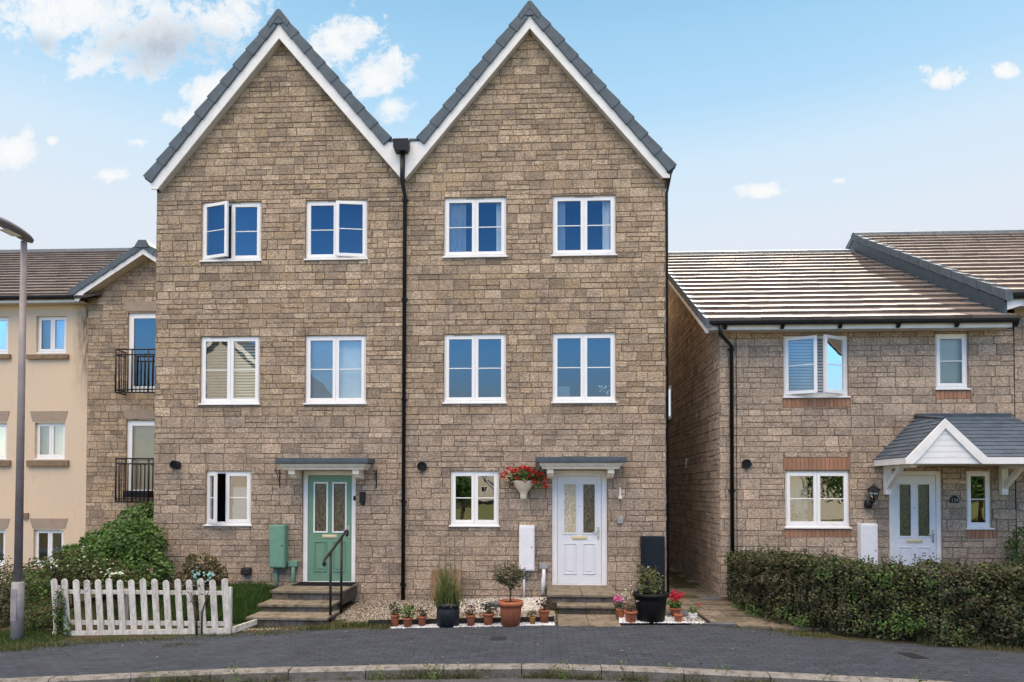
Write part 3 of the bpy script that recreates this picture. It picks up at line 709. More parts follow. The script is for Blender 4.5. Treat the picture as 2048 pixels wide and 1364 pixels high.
# eaves gutters of the pair and the right hand downpipe
for Hh, px_, py_, sg in ((HL, 295, 354, -1), (HR, 1340, 340, 1)):
    gx, gz = P(px_, py_, YB-.02); m = MB()
    prof = [(gx+.06*math.cos(t), gz+.06*math.sin(t)) for t in [math.pi+math.pi*k/8 for k in range(9)]]+[(gx+.065, gz+.02), (gx-.065, gz+.02)]
    m.prism(prof, YB-.02, DEEP); m.build('gutter', M['black'], Hh, recalc=True)
gx = P(1343, 345, -.1)[0]; xr = XR+.035
pipe(HR, [(gx, -.02, P(1343, 345)[1]), (gx-.02, -.02, P(1340, 358)[1]), (xr, .03, P(1333, 385)[1]), (xr, .03, 0)], .026)
# small fittings
vent_round(HL, 355, 930, .08, dep=.14); vent_round(HR, 844.5, 933, .088, dep=.07)
x, z = P(495, 1142); m = MB(); m.prism([(-.0, z+.07), (-.10, z+.05), (-.12, z-.05), (-.02, z-.075), (0, z-.075)], x-.085, x+.085, axis='x'); m.build('balanced_flue', M['black'], HL, .01, recalc=True)
def hook(parent, px, py, px2, py2):
    xa, za = P(px, py); m = MB()
    m.box(xa-.012, xa+.012, -.014, 0, za-.28, za+.06); m.tube([(xa, -.01, za+.03), (xa, -.20, za+.045), (xa-.0, -.26, za+.03), (xa, -.25, za+.005)], .007, 6)
    m.tube([(xa, -.01, za-.20), (xa, -.20, za+.04)], .006, 6); m.tube([(xa, -.01, za-.05), (xa, -.09, za-.02), (xa, -.1, za+.03)], .005, 6)
    m.build('basket_bracket', M['iron'], parent)
hook(HL, 560, 945, 0, 0); hook(HL, 753, 946, 0, 0)
x, z = P(726, 995); m = MB(); m.box(x-.05, x+.05, -.07, 0, z-.1, z+.105); m.lathe([(.002, -.135), (.04, -.13), (.042, -.1), (.03, -.095)], x+.003, -.035, z, 14); m.build('wall_light', M['black'], HL, .012)
x, z = P(708.5, 998); m = MB(); m.lathe([(.002, .0), (.028, .0), (.028, .03), (.002, .034)], x, .02, z, 14, axis='y')
m.box(x-.018, x+.018, .005, .03, z-.02, z+.06); m.build('doorbell', M['black'], HL)
def meter_box(parent, p0, p1, mat, dep=.19, base=None):
    xa, z1 = P(p0[0], p0[1], -dep); xb, z0 = P(p1[0], p1[1], -dep)
    m = MB(); m.box(xa, xb, -dep, 0, z0, z1); o = m.build('meter_box', M[mat], parent, .012)
    d = MB(); d.box(xa+.018, xb-.018, -dep-.010, -dep-.001, z0+.02, z1-.03); d.build('hatch', M[mat], o, .006)
    k = MB(); k.lathe([(.002, -dep-.010), (.012, -dep-.010), (.012, -dep-.014), (.002, -dep-.016)], xb-.05, 0, (z0+z1)/2+.02, 10, axis='y'); k.build('lock', M['iron'], o)
    return xa, xb, z0, z1
a, b, c, d = meter_box(HL, (539, 1050), (569, 1136), 'green_box')
m = MB(); m.tube([(a+.08, -.05, c), (a+.08, -.05, .1)], .03, 8); m.tube([(a+.08, -.05, c-.18), (a+.05, -.055, c-.17), (a+.02, -.05, c-.1)], .016, 6); m.build('service_pipe', M['green_box'], HL)
def small_box(parent, p0, p1, mat, py2, mat2):
    xa, z1 = P(*p0, -.09); xb, z0 = P(*p1, -.09); m = MB(); m.box(xa, xb, -.09, 0, z0, z1); m.build('waste_outlet', M[mat], parent, .01)
    xc = (xa+xb)/2; zb = P(xc, py2)[1]; q = MB(); q.tube([(xc, -.05, z0), (xc, -.05, z0-.12), (xc-.01, -.055, z0-.2), (xc-.01, -.055, zb)], [.036, .036, .042, .042], 10); q.build('service_pipe', M[mat2], parent)
small_box(HL, (576, 1122), (594, 1134), 'green_box', 1166, 'green_box')
a, b, c, d = meter_box(HR, (1038, 1051), (1069, 1142), 'white_box')
m = MB(); m.tube([(a+.09, -.04, c), (a+.09, -.04, .0)], .018, 8); m.build('service_pipe', M['upvc'], HR)
small_box(HR, (1079, 1127), (1096, 1138), 'grey_plastic', 1178, 'upvc')
x, z = P(1240, 986); m = MB(); m.box(x-.018, x+.018, -.03, 0, z-.10, z+.1); m.box(x-.035, x+.035, -.045, 0, z-.11, z-.06); m.build('flag_holder', M['cream'], HR, .006)
x, z = P(1240, 1040); m = MB(); m.box(x-.05, x+.05, -.05, 0, z-.06, z+.06); m.box(x-.026, x+.026, -.058, -.05, z-.005, z+.03); m.build('key_safe', M['grey_plastic'], HR, .014)

# ------------------------------------------------------------------ RIGHT HAND HOUSES
YR = 0.0
PIT = .529
def right_houses():
    x0 = P(1440, 1100, YR)[0]; x1 = P(2030, 900, YR)[0]
    ye = -.42; ez = P(1415, 641, ye)[1]; xv = P(1412, 650, ye)[0]; run = 6.0; rz = ez+PIT*run; ry = ye+run; yback = ry+run
    h = thing('terraced_house', 'lower stone house across the alley with a sunlit tiled roof and gabled porch', 'house', ((x0+x1)/2, 0, 0), 'lower houses past the alley')
    W1 = (*[P(q, 700)[0] for q in (1567, 1696)], P(1630, 796)[1], P(1630, 671)[1]); W2 = (*[P(q, 700)[0] for q in (1871, 1936)], P(1900, 780)[1], P(1900, 667)[1])
    W3 = (*[P(q, 1000)[0] for q in (1571, 1699)], P(1630, 1057)[1], P(1630, 942)[1]); W4 = (*[P(q, 1000)[0] for q in (1933, 1983)], P(1950, 1059)[1], P(1950, 942)[1])
    D = (P(1778, 1000)[0], P(1884, 1000)[0], .2, P(1830, 942)[1])
    B = []   # soldier courses
    for (a, b, c, d) in ((1566, 1700, 797, 815), (1871, 1941, 782, 798), (1567, 1700, 915, 940), (1570, 1701, 1058, 1074), (1933, 1993, 1060, 1076)):
        B.append((P(a, c)[0], P(b, c)[0], P(a, d)[1], P(a, c)[1]))
    wl = MB()
    fas = P(1500, 660, -.3)[1]
    stone_wall(wl, x0, x1, -.3, fas+.05, front(YR), [(*w, .13) for w in (W1, W2, W3, W4)]+[(*D, .16)]+[(*b_, .02) for b_ in B], low=9, seed=41, coarse=True)
    g0 = ez+.22*PIT-.12
    pl = [(PIT, 1, g0+0), (-PIT, 1, g0+PIT*(-(-(ry*2)))*1.0)]
    # side wall with gable: s = -y
    zr = rz-.15
    pl = [(PIT, 1, zr+PIT*(-ry)), (-PIT, 1, zr+PIT*ry)]
    sw = (-5.2, -4.5, 2.6, 3.6)
    stone_wall(wl, -(yback-.42), 0, -.3, zr, left_side(x0), (), pl, low=9, seed=43, coarse=True, tone=1.02)
    wl.face([(x1, yback-.42, -.3), (x0, yback-.42, -.3), (x0, yback-.42, ez), (x1, yback-.42, ez)], PAL[0])
    wl.build('wall', M['smooth_stone'], h)
    for (a, b, c, d) in B:
        m = MB(); n = max(2, round((b-a)/.075)); g = (b-a)/n
        m.box(a, b, .002, .02, c, d, (.30, .24, .19))
        for i in range(n):
            k = R.uniform(.85, 1.15); m.box(a+i*g+.005, a+(i+1)*g-.005, -.008, .0015, c+.004, d-.004, (.36*k, .19*k, .115*k))
        m.build('brick_soldier_course', M['brick'], h)
    window(h, *W1, cas=(24, -30), inside=in_slats(.055, .8), vent=0)
    window(h, *W2, cas=(0,), inside=in_roller('cream_blind'), vent=0, glass='glass_clear')
    def plants(fo, a, b, c, d, y):
        f = MB(); rr = random.Random(2)
        for cx in (a+.15, a+.52):
            for i in range(40): leafquad(f, (cx+rr.gauss(0, .06), y+.05+rr.gauss(0, .04), c+.1+abs(rr.gauss(0, .16))), .09, .04, (.04, .05, .02), rr)
        f.build('window_plant', M['leaf'], fo)
        drape(fo, a+.02, a+(b-a)*.5, c, d, y+.35, 'cream_blind', wav=.012)
    window(h, *W3, cas=(0, 0), inside=plants, vent=0)
    window(h, *W4, cas=(0,), inside=None, vent=0)
    entrance(h, *D, YR, 'white_door', ('obs_green', 'obs_green'), fr=.08, plate='brass', surround='white_door')
    # roof
    t = MB(); tile_roof(t, (xv+.06, ye, ez), (1, 0, 0), (0, 1, PIT), P(2012, 620, ye)[0]-xv+.1, run*math.sqrt(1+PIT*PIT), .40, .30, .054, base=(.18, .143, .122), var=.2, rows=17, seed=5)
    t.build('roof', M['tile'], h)
    t = MB(); tile_roof(t, (x1, yback, ez), (-1, 0, 0), (0, -1, PIT), x1-xv, run*math.sqrt(1+PIT*PIT), .40, .6, .03, base=(.25, .205, .175), rows=17, seed=6); t.build('roof', M['tile'], h)
    m = MB(); xx = xv
    while xx < x1-.3:
        m.prism([(ry-.14, rz-.05), (ry-.10, rz+.04), (ry, rz+.085), (ry+.10, rz+.04), (ry+.14, rz-.05)], xx, xx+.44, axis='x'); xx += .446
    m.build('ridge_tile', M['slate'], h, .006, recalc=True)
    # verge caps along the left edge and bargeboard
    m = MB(); n = 17; L = run
    for i in range(n):
        y0, y1 = ye+L*i/n, ye+L*(i+1)/n+.012
        z0, z1 = ez+PIT*(y0-ye), ez+PIT*(y1-ye)
        for sgn in (1, -1):
            f = (lambda y: y) if sgn > 0 else (lambda y: 2*ry-y)
            pts = [(f(y0-.012), z0-.13), (f(y1), z1-.11), (f(y1), z1+.022), (f(y0-.012), z0+.05)]
            m.prism(pts, xv-.012, xv+.10, axis='x')
    m.build('verge_cap', M['slate'], h, .005, recalc=True)
    m = MB(); m.prism([(ye+.06, ez-.21), (ry, rz-.21), (ry, rz-.10), (ye+.06, ez-.10)], xv+.015, xv+.045, axis='x'); m.prism([(2*ry-ye, ez-.21), (ry, rz-.21), (ry, rz-.10), (2*ry-ye, ez-.10)], xv+.015, xv+.045, axis='x')
    m.build('bargeboard', M['barge'], h, recalc=True)
    m = MB(); m.face([(xv+.03, ye+.1, ez-.17), (x0, ye+.1, ez-.17), (x0, ry, rz-.17), (xv+.03, ry, rz-.17)]); m.build('soffit', M['soffit'], h)
    # fascia, soffit, gutter
    xg = P(2038, 636, -.42)[0]
    m = MB(); zt = P(1500, 645, -.3)[1]; zb = P(1500, 660, -.3)[1]
    m.box(xv+.02, xg-.05, -.325, -.30, zb, zt+.05); m.build('fascia', M['barge'], h, .004); m = MB(); m.prism([(xv+.02, zb), (xv+.02, zt), (x0-.2+.05, zt), (xv+.06, zb-.06)], -.299, -.27); m.build('eave_box_end', M['barge'], h, .004, recalc=True)
    m = MB(); m.box(xv+.05, xg-.05, -.298, -.005, zb+.012, zb+.02); m.build('soffit', M['soffit'], h)
    m = MB(); gz = ez-.02; gy = -.40
    prof = [(gy+.055*math.cos(t_), gz-.012+.05*math.sin(t_)) for t_ in [math.pi+math.pi*k/8 for k in range(9)]]+[(gy+.057, gz+.004), (gy-.062, gz+.004)]
    m.prism(prof, xv+.06, xg, axis='x')
    for q in range(6):
        bx = xv+.35+q*1.0; m.prism([(gy-.02, gz-.05), (gy+.05, gz-.04), (gy+.07, gz-.125), (gy+.05, gz-.125)], bx-.03, bx+.03, axis='x')
    m.build('gutter', M['black'], h, .003, recalc=True)
    xa = P(1440, 660, -.38)[0]; xb = P(1463, 720, -.06)[0]
    pipe(h, [(xa, -.40, gz-.05), (xa, -.40, P(1440, 668, -.38)[1]), (xb, -.06, P(1462, 692, -.06)[1]), (xb, -.06, 0)], .036, clips=[(xb, -.06, P(1462, 700)[1]), (xb, -.06, P(1462, 982)[1])])
    m = MB(); xj = P(1473, 900)[0]; m.box(xj-.005, xj+.005, -.0145, -.002, 0, fas); m.build('movement_joint', M['timber'], h); m = MB(); xj = x1-.003; m.box(xj-.006, xj+.006, -.0145, -.002, 0, fas+.5); m.build('movement_joint', M['timber'], h)
    vent_round(h, 1492, 928, .085, dep=.06)
    # alley window frame on the side wall
    sy = None
    d_ = ray(1336, 808); tt = (x0-.02)/d_.x; yy = CAM.y+tt*d_.y; zz = CAM.z+tt*d_.z
    m = MB(); m.box(x0-.03, x0-.015, yy-.5, yy+.3, zz-.42, zz+.42); m.build('side_window', M['upvc'], h, .004)
    m = MB(); m.face([(x0-.0315, yy-.42, zz-.34), (x0-.0315, yy+.22, zz-.34), (x0-.0315, yy+.22, zz+.34), (x0-.0315, yy-.42, zz+.34)]); m.build('pane', M['glass'], h)
    d_ = ray(1376, 926); tt = (x0-.02)/d_.x; yy = CAM.y+tt*d_.y; zz = CAM.z+tt*d_.z
    m = MB(); m.tube([(x0-.01, yy, zz+.09), (x0-.06, yy, zz+.09), (x0-.06, yy, zz-.11)], .013, 8); m.build('overflow_pipe', M['upvc'], h)
    # white meter box
    meter_box(h, (1722, 1047), (1757, 1160), 'white_box', .16)
    # lantern
    x, z = P(1747, 985, -.15); m = MB(); y = -.16
    m.lathe([(.002, .165), (.012, .16), (.014, .135), (.10, .07), (.135, .055), (.135, .045), (.01, .045)], x, y, z, 6); m.lathe([(.05, -.125), (.06, -.115), (.01, -.11)], x, y, z, 6)
    for k in range(6):
        t_ = 2*math.pi*k/6; m.tube([(x+.10*math.cos(t_), y+.10*math.sin(t_), z+.05), (x+.055*math.cos(t_), y+.055*math.sin(t_), z-.12)], .007, 5)
    m.tube([(x, y, z-.12), (x, y+.01, z-.17), (x-.03, y+.06, z-.2), (x-.05, y+.15, z-.2)], .016, 6); m.lathe([(.002, -.29), (.05, -.28), (.07, -.24), (.065, -.15), (.03, -.13)], x-.05, -.06, z, 14)
    o = m.build('wall_lantern', M['black'], h)
    m = MB(); m.lathe([(.085, .04), (.05, -.11)], x, y, z, 6); m.build('lantern_glass', M['glass'], o)
    # house number plaque
    xa, za = P(1900, 1006, -.02); xb, zb2 = P(1917, 990, -.02); m = MB(); cx = (xa+xb)/2; w = (xb-xa)/2; hh = zb2-za
    m.prism([(cx-w, za), (cx+w, za), (cx+w, za+hh*.6), (cx+w*.55, za+hh*.82), (cx, za+hh), (cx-w*.55, za+hh*.82), (cx-w, za+hh*.6)], -.03, -.016); o = m.build('number_plaque', M['black'], h, recalc=True)
    cu = bpy.data.curves.new('numerals', 'FONT'); cu.body = '134'; cu.size = .085; cu.align_x = 'CENTER'; cu.extrude = .002
    tmp = bpy.data.objects.new('numerals', cu); COL.objects.link(tmp); me_ = bpy.data.meshes.new_from_object(tmp.evaluated_get(bpy.context.evaluated_depsgraph_get())); bpy.data.objects.remove(tmp)
    to = bpy.data.objects.new('numerals', me_); me_.materials.clear(); me_.materials.append(M['grey_plastic']); COL.objects.link(to); to.rotation_euler = (math.pi/2, 0, 0); to.location = (cx, -.033, za+hh*.16)
    to.parent = o
    # ---- gabled porch canopy
    yf = -1.13; xe = P(1747, 919, 0)[0]; ze = P(1747, 920, 0)[1]; xt0, zt0 = P(1830, 834, 0); xt1 = P(2022, 834, 0)[0]; xap, zap = P(1888, 838, yf); xgr = P(1970, 915, yf)[0]; xer = xt1+(xt0-xe)
    s = MB()
    A, Bp, C_, D_ = Vector((xe, 0, ze)), Vector((xe, yf, ze-.0)), Vector((xap, yf, zap)), Vector((xt0, 0, zt0))
    def slope(mb, O, U, pts, seed, rows, tw=.18):
        O = Vector(O); U = Vector(U).normalized(); n_ = (pts[1]-pts[0]).cross(pts[2]-pts[0]).normalized(); S = n_.cross(U)
        if S.z < 0: S = -S
        loc = [((p-O).dot(U), (p-O).dot(S)) for p in pts]
        cx_ = sum(p[0] for p in loc)/len(loc); cy_ = sum(p[1] for p in loc)/len(loc); pls = []
        for p, q in zip(loc, loc[1:]+loc[:1]):
            a_, b_ = q[1]-p[1], -(q[0]-p[0]); c_ = a_*p[0]+b_*p[1]
            if a_*cx_+b_*cy_ > c_: a_, b_, c_ = -a_, -b_, -c_
            pls.append((a_, b_, c_))
        u0 = min(p[0] for p in loc); Ls = max(p[1] for p in loc)
        O2 = O+U*u0; pls = [(a_, b_, c_-a_*u0) for a_, b_, c_ in pls]
        tile_roof(mb, O2, U, S, max(p[0] for p in loc)-u0, Ls, .1, tw, .012, planes=pls, base=(.080, .108, .145), var=.14, rows=rows, seed=seed)
    slope(s, A, (0, -1, 0), [A, Bp, C_, D_], 71, 11)
    E0 = Vector((xap, yf, ze+.0)); 
    Fl, Fr = Vector((xe, yf, ze)), Vector((xer, yf, ze)); Wl, Wr = Vector((xt0, 0, zt0)), Vector((xt1, 0, zt0))
    slope(s, Fl, (1, 0, 0), [Vector((xap+.02, yf, ze)), Fr, Wr, Vector((xt0, 0, zt0))], 72, 11)
    slope(s, Fr, (0, 1, 0), [Fr, Vector((xer, 0, ze)), Wr], 73, 11)
    # right slope of the gablet
    tq = (zap-ze)/(zt0-ze); Q = Vector((xap+.02, yf*(1-tq)*1.0, zap)); Gr = Vector((xgr, yf, ze))
    slope(s, Gr, (0, -1, 0), [Gr, C_, Q], 74, 9)
    po = s.build('porch_roof', M['porch_tile'], h)
    m = MB(); m.box(xt0-.0, xt1, -.02, -.003, zt0-.04, zt0+.06); m.tube([C_+Vector((0, -.02, .012)), D_+Vector((0, 0, .02))], .025, 6)
    m.build('flashing', M['lead'], po)
    m = MB(); inr = .155; sl_ = (zap-ze)/(xap-xe); zb_ = P(1890, 928, yf)[1]
    m.prism([(xe-.02, zb_), (xe+.1, zb_), (xe+.21, zb_+.10), (xap, zap-inr), (xgr-.18, zb_+.10), (xgr-.07, zb_), (xgr+.03, zb_), (xgr+.04, ze-.03), (xap, zap+.005), (xe-.02, ze-.03)], yf-.045, yf-.01)
    m.build('porch_bargeboard', M['barge'], po, .003, recalc=True)
    m = MB(); zz = zb_+.1; zs_ = [zb_]
    n = 6; zs_ = [zb_+(zap-inr-zb_)*i/n for i in range(n+1)]
    for i in range(n):
        za_, zb2_ = zs_[i]+.004, zs_[i+1]
        ha = (zap-.08-za_)/sl_; hb = max(.01, (zap-.08-zb2_)/sl_)
        m.prism([(xap-ha, za_), (xap+ha*.98, za_), (xap+hb*.98, zb2_), (xap-hb, zb2_)], yf-.009, yf+.01)
    m.build('porch_cladding', M['upvc'], po, .002, recalc=True)
    m = MB(); m.box(xgr+.0, xer, yf-.02, yf+.005, zb_, ze-.005); m.box(xe, xe+.02, yf+.012, -.02, zb_, ze-.005); m.box(xer-.02, xer, yf+.012, -.02, zb_, ze-.005)
    m.build('fascia', M['barge'], po, .003)
    m = MB(); m.box(xe+.021, xer-.021, yf+.014, -.01, zb_+.01, zb_+.02); m.build('soffit', M['barge'], po)
    for bx in (P(1772, 960)[0], P(2003, 960)[0]):
        m = MB(); zq = zb_+.01; m.box(bx-.055, bx+.055, -.10, -.012, zq-.52, zq-.001)
        m.prism([(-.101, zq-.42), (-.101, zq-.31), (-.52, zq-.001), (-.66, zq-.001)], bx-.04, bx+.04, axis='x'); m.box(bx-.05, bx+.05, -.95, -.101, zq-.06, zq-.0005)
        m.build('gallows_bracket', M['barge'], po, .004, recalc=True)
    # ---- the next house, its roof one step higher
    h2 = thing('terraced_house', 'stone house end with a raised tiled roof at the right edge of the photo', 'house', (x1+2, 0, 0), 'lower houses past the alley')
    xs = P(2012, 600, ye)[0]; dz = .44; x9 = x1+6.5
    wl = MB(); stone_wall(wl, x1, x9, -.3, ez+dz-.1, front(YR), (), low=9, seed=47, coarse=True)
    wl.face([(x9, 0, -.3), (x9, yback-.5, -.3), (x9, yback-.5, ez), (x9, ry, rz+dz-.1), (x9, 0, ez)], PAL[0]); wl.face([(x9, yback-.42, -.3), (x1, yback-.42, -.3), (x1, yback-.42, ez+dz), (x9, yback-.42, ez+dz)], PAL[0])
    wl.build('wall', M['smooth_stone'], h2)
    t = MB(); tile_roof(t, (xs+.07, ye, ez+dz), (1, 0, 0), (0, 1, PIT), x9-xs, run*math.sqrt(1+PIT*PIT), .4, .30, .054, base=(.205, .160, .134), var=.2, rows=17, seed=8); t.build('roof', M['tile'], h2)
    t = MB(); tile_roof(t, (x9, yback, ez+dz), (-1, 0, 0), (0, -1, PIT), x9-xs, run*math.sqrt(1+PIT*PIT), .4, .6, .03, base=(.25, .205, .175), rows=17, seed=9); t.build('roof', M['tile'], h2)
    m = MB(); xx = xs
    while xx < x9:
        m.prism([(ry-.14, rz+dz-.05), (ry-.10, rz+dz+.04), (ry, rz+dz+.085), (ry+.10, rz+dz+.04), (ry+.14, rz+dz-.05)], xx, xx+.44, axis='x'); xx += .446
    m.build('ridge_tile', M['slate'], h2, .006, recalc=True)
    m = MB(); n = 15
    for i in range(n):
        y0, y1 = ye+L*i/n, ye+L*(i+1)/n+.012; z0, z1 = ez+dz+PIT*(y0-ye), ez+dz+PIT*(y1-ye)
        for sgn in (1, -1):
            f = (lambda y: y) if sgn > 0 else (lambda y: 2*ry-y)
            m.prism([(f(y0-.012), z0-.145), (f(y1), z1-.125), (f(y1), z1+.02), (f(y0-.012), z0+.05)], xs-.012, xs+.12, axis='x')
    m.build('verge_cap', M['slate'], h2, .006, recalc=True)
    m = MB(); m.prism([(ye+.05, ez+.06), (ry, rz+.06), (ry, rz+dz-.12), (ye+.05, ez+dz-.12)], xs+.005, xs+.05, axis='x'); m.prism([(2*ry-ye, ez), (ry, rz), (ry, rz+dz-.12), (2*ry-ye, ez+dz-.12)], xs+.005, xs+.05, axis='x')
    m.face([(xs+.005, ye+.03, ez+.045), (xs-.16, ye+.03, ez+.040), (xs-.16, ry, rz+.040), (xs+.005, ry, rz+.045)])
    m.build('step_flashing', M['lead'], h2, recalc=True)
    m = MB(); m.box(xs+.03, x9, -.33, -.30, ez+dz-.22, ez+dz-.03); m.build('fascia', M['barge'], h2, .004); m = MB(); m.prism([(xs+.01, ez+dz-.30), (xs+.035, ez+dz-.30), (xs+.3, ez+dz-.22), (xs+.3, ez+dz-.12), (xs+.01, ez+dz-.12)], -.36, -.331); m.build('bargeboard', M['barge'], h2, .004, recalc=True)
    m = MB(); m.box(xs+.03, x9, -.299, -.005, ez+dz-.2, ez+dz-.19); m.build('soffit', M['soffit'], h2)
    m = MB(); gz = ez+dz-.02; prof = [(gy+.062*math.cos(t_), gz-.02+.07*math.sin(t_)) for t_ in [math.pi+math.pi*k/8 for k in range(9)]]+[(gy+.064, gz), (gy-.07, gz)]
    m.prism(prof, xs+.12, x9, axis='x'); m.build('gutter', M['black'], h2, recalc=True)
    return x0, x1
RX0, RX1 = right_houses()

# ------------------------------------------------------------------ LEFT FLATS, set back
def flats():
    Y = 4.6; h = thing('apartment_building', 'cream and stone block of flats with black balconies, set back behind the lamp post', 'building', (-13, Y, 0))
    xs = P(176, 800, Y)[0]
    W = []
    for (a, b) in ((72, 132), (-44, 16), (-160, -100)):
        for (c, d) in ((632, 707), (845, 919), (1059, 1132)): W.append((P(a, 700, Y)[0], P(b, 700, Y)[0], P(100, d, Y)[1], P(100, c, Y)[1]))
    m = MB(); ez = P(100, 606, Y)[1]; x9 = -19.5
    xsN = [x9]+sorted({q for w in W for q in w[:2]})+[xs]; zN = [-.6]+sorted({q for w in W for q in w[2:]})+[ez+.2]
    for a, b in zip(xsN, xsN[1:]):
        for c, d in zip(zN, zN[1:]):
            if any(w[0] < (a+b)/2 < w[1] and w[2] < (c+d)/2 < w[3] for w in W): continue
            m.face([(a, Y, c), (b, Y, c), (b, Y, d), (a, Y, d)])
    for a, b, c, d in W:
        for (p, q) in (((a, c), (a, d)), ((b, d), (b, c)), ((a, d), (b, d)), ((b, c), (a, c))): m.face([(p[0], Y, p[1]), (q[0], Y, q[1]), (q[0], Y+.15, q[1]), (p[0], Y+.15, p[1])])
    m.build('rendered_wall', M['render'], h)
    m = MB(); m.face([(xs+8, Y+9, -.6), (x9, Y+9, -.6), (x9, Y+9, ez), (xs+8, Y+9, ez)]); m.build('rear_wall', M['render'], h)
    for i, w in enumerate(W):
        ins = in_slats(.045, .7) if i % 3 == 0 else (lambda fo, a, b, c, d, y: drape(fo, a+.03, a+(b-a)*.8, c, d, y+.03, 'curtain', wav=.02)) if i % 3 == 1 else None
        window(h, *w, Y=Y+.04, cas=(0, 0), bar=0, inside=ins, vent=0, sill_ext=0, fr=.05)
    def trim(mb, a, b, c, d, fl=0, dep=.05):
        x0, z0 = P(a, d, Y); x1, z1 = P(b, c, Y)
        if fl: mb.prism([(x0+fl, z0), (x1-fl, z0), (x1, z1), (x0, z1)], Y-.012, Y-.002)
        else: mb.box(x0, x1, Y-dep, Y-.002, z0, z1)
    for dx in (0, -116, -232):
        for (c, d) in ((709, 719), (920.5, 933)): s = MB(); trim(s, 56+dx, 139+dx, c, d, 0, .07); s.build('stone_sill', M['slab_stone'], h, .008)
        for (c, d) in ((822, 842), (1037, 1056)): s = MB(); trim(s, 60+dx, 136+dx, c, d, .07); s.build('lintel', plain_lintel, h, recalc=True)
    s = MB(); trim(s, 46, 58, 1026, 1037); s.build('wall_vent', M['slab_stone'], h)
    # stone bay
    yb = Y-.03; xr = -7.0
    ax, az = P(287, 509, yb-.27); el = P(150, 600, yb-.27); sl = (az-el[1])/(ax-el[0])
    D1 = (P(256, 700, yb)[0], P(256, 700, yb)[0]+.88, P(280, 783, yb)[1], P(280, 626, yb)[1]); D2 = (P(253, 900, yb)[0], P(253, 900, yb)[0]+.88, P(280, 990, yb)[1], P(280, 841, yb)[1])
    wl = MB(); pl = [(-sl, 1, az+.05-sl*ax), (sl, 1, az+.05+sl*ax)]
    stone_wall(wl, xs, xr, -.6, az+.05, front(yb), [(*D1, .12), (*D2, .12)], pl, low=-5, seed=61, tone=.97)
    wl.face([(xs, yb, -.6), (xs, yb+.1, -.6), (xs, yb+.1, el[1]), (xs, yb, el[1])], PAL[1])
    wl.build('bay_wall', M['stone'], h)
    for D, ins in ((D1, None), (D2, in_roller('warm_blind'))):
        window(h, *D, Y=yb, cas=(0,), bar=0, glass='glass_clear' if ins else 'glass', inside=ins, vent=0, sill=False, fr=.09)
    for (a, b, c, d) in ((249, 340, 604, 623), (247, 340, 820, 838)):
        s = MB(); x0, z0 = P(a, d, yb); x1 = x0+1.3; z1 = P(a, c, yb)[1]; s.prism([(x0+.07, z0), (x1-.07, z0), (x1, z1), (x0, z1)], yb-.025, yb-.014); s.build('lintel', plain_lintel, h, recalc=True)
    for (zt, zb) in ((699, 785), (917, 1003)):
        s = MB(); yr = yb-.42; x0 = P(232, zt, yr)[0]; x1 = x0+1.75; z1 = P(240, zt, yr)[1]; z0 = P(240, zb, yr)[1]
        for zz in (z1, z0, z1-.13, z0+.07): s.tube([(x0, yb-.01, zz), (x0, yr, zz), (x1, yr, zz), (x1, yb-.01, zz)], .018, 6)
        k = 0
        while x0+k*.105 <= x1: s.tube([(x0+k*.105, yr, z0), (x0+k*.105, yr, z1-(.0 if k % 4 == 0 else .13))], .020 if k % 4 == 0 else .012, 6); k += 1
        for yy in (yr+.12, yr+.24, yb-.02): s.tube([(x0, yy, z0), (x0, yy, z1)], .009, 6); s.tube([(x1, yy, z0), (x1, yy, z1)], .009, 6)
        s.build('balcony_rail', M['iron'], h)
        if zb > 900:
            t = MB(); t.box(D2[0]+.12, D2[0]+.8, yr+.08, yr+.3, z0+.1, z0+.27); t.build('balcony_trough', M['black'], h, .01)
    # roofs
    ye = Y-.35; z_e = P(60, 596, ye)[1]; s_ = .6; run = 4.75
    t = MB(); tile_roof(t, (x9, ye, z_e), (1, 0, 0), (0, 1, s_), ax-x9, run*math.sqrt(1+s_*s_), .33, .33, .05, base=(.150, .122, .106), var=.18, rows=18, seed=15,
        planes=[(1.0, -.62, (el[0]-x9)+.35)]); t.build('roof', M['tile'], h)
    t = MB(); tile_roof(t, (xr, ye+2*run, z_e), (-1, 0, 0), (0, -1, s_), xr-x9, run*math.sqrt(1+s_*s_), .33, .6, .03, base=(.21, .165, .145), rows=18, seed=16); t.build('roof', M['tile'], h)
    m = MB(); xx = x9; zr = z_e+s_*run; yr = ye+run
    while xx < ax+1.5: m.prism([(yr-.14, zr-.05), (yr-.09, zr+.05), (yr, zr+.09), (yr+.09, zr+.05), (yr+.14, zr-.05)], xx, xx+.44, axis='x'); xx += .445
    m.build('ridge_tile', M['slate'], h, .006, recalc=True)
    m = MB(); zf = P(80, 605, Y-.3)[1]; zt = P(80, 597, Y-.3)[1]; xf_ = P(150, 600, Y-.3)[0]
    m.box(x9, xf_, Y-.3, Y-.275, zf, zt+.03); m.build('fascia', M['barge'], h)
    m = MB(); m.box(x9, xf_+.2, Y-.274, Y-.004, zf+.01, zf+.02); m.build('soffit', M['soffit'], h)
    m = MB(); gz = P(80, 591, Y-.38)[1]; gy = Y-.36; m.prism([(gy+.06*math.cos(t_), gz-.02+.07*math.sin(t_)) for t_ in [math.pi+math.pi*k/8 for k in range(9)]]+[(gy+.06, gz), (gy-.06, gz)], x9, xf_, axis='x'); m.build('gutter', M['black'], h, recalc=True)
    # bay gable boards, caps and slopes
    yg = yb-.30; up = P(287, 497, yg)[1]-P(287, 509, yg)[1]
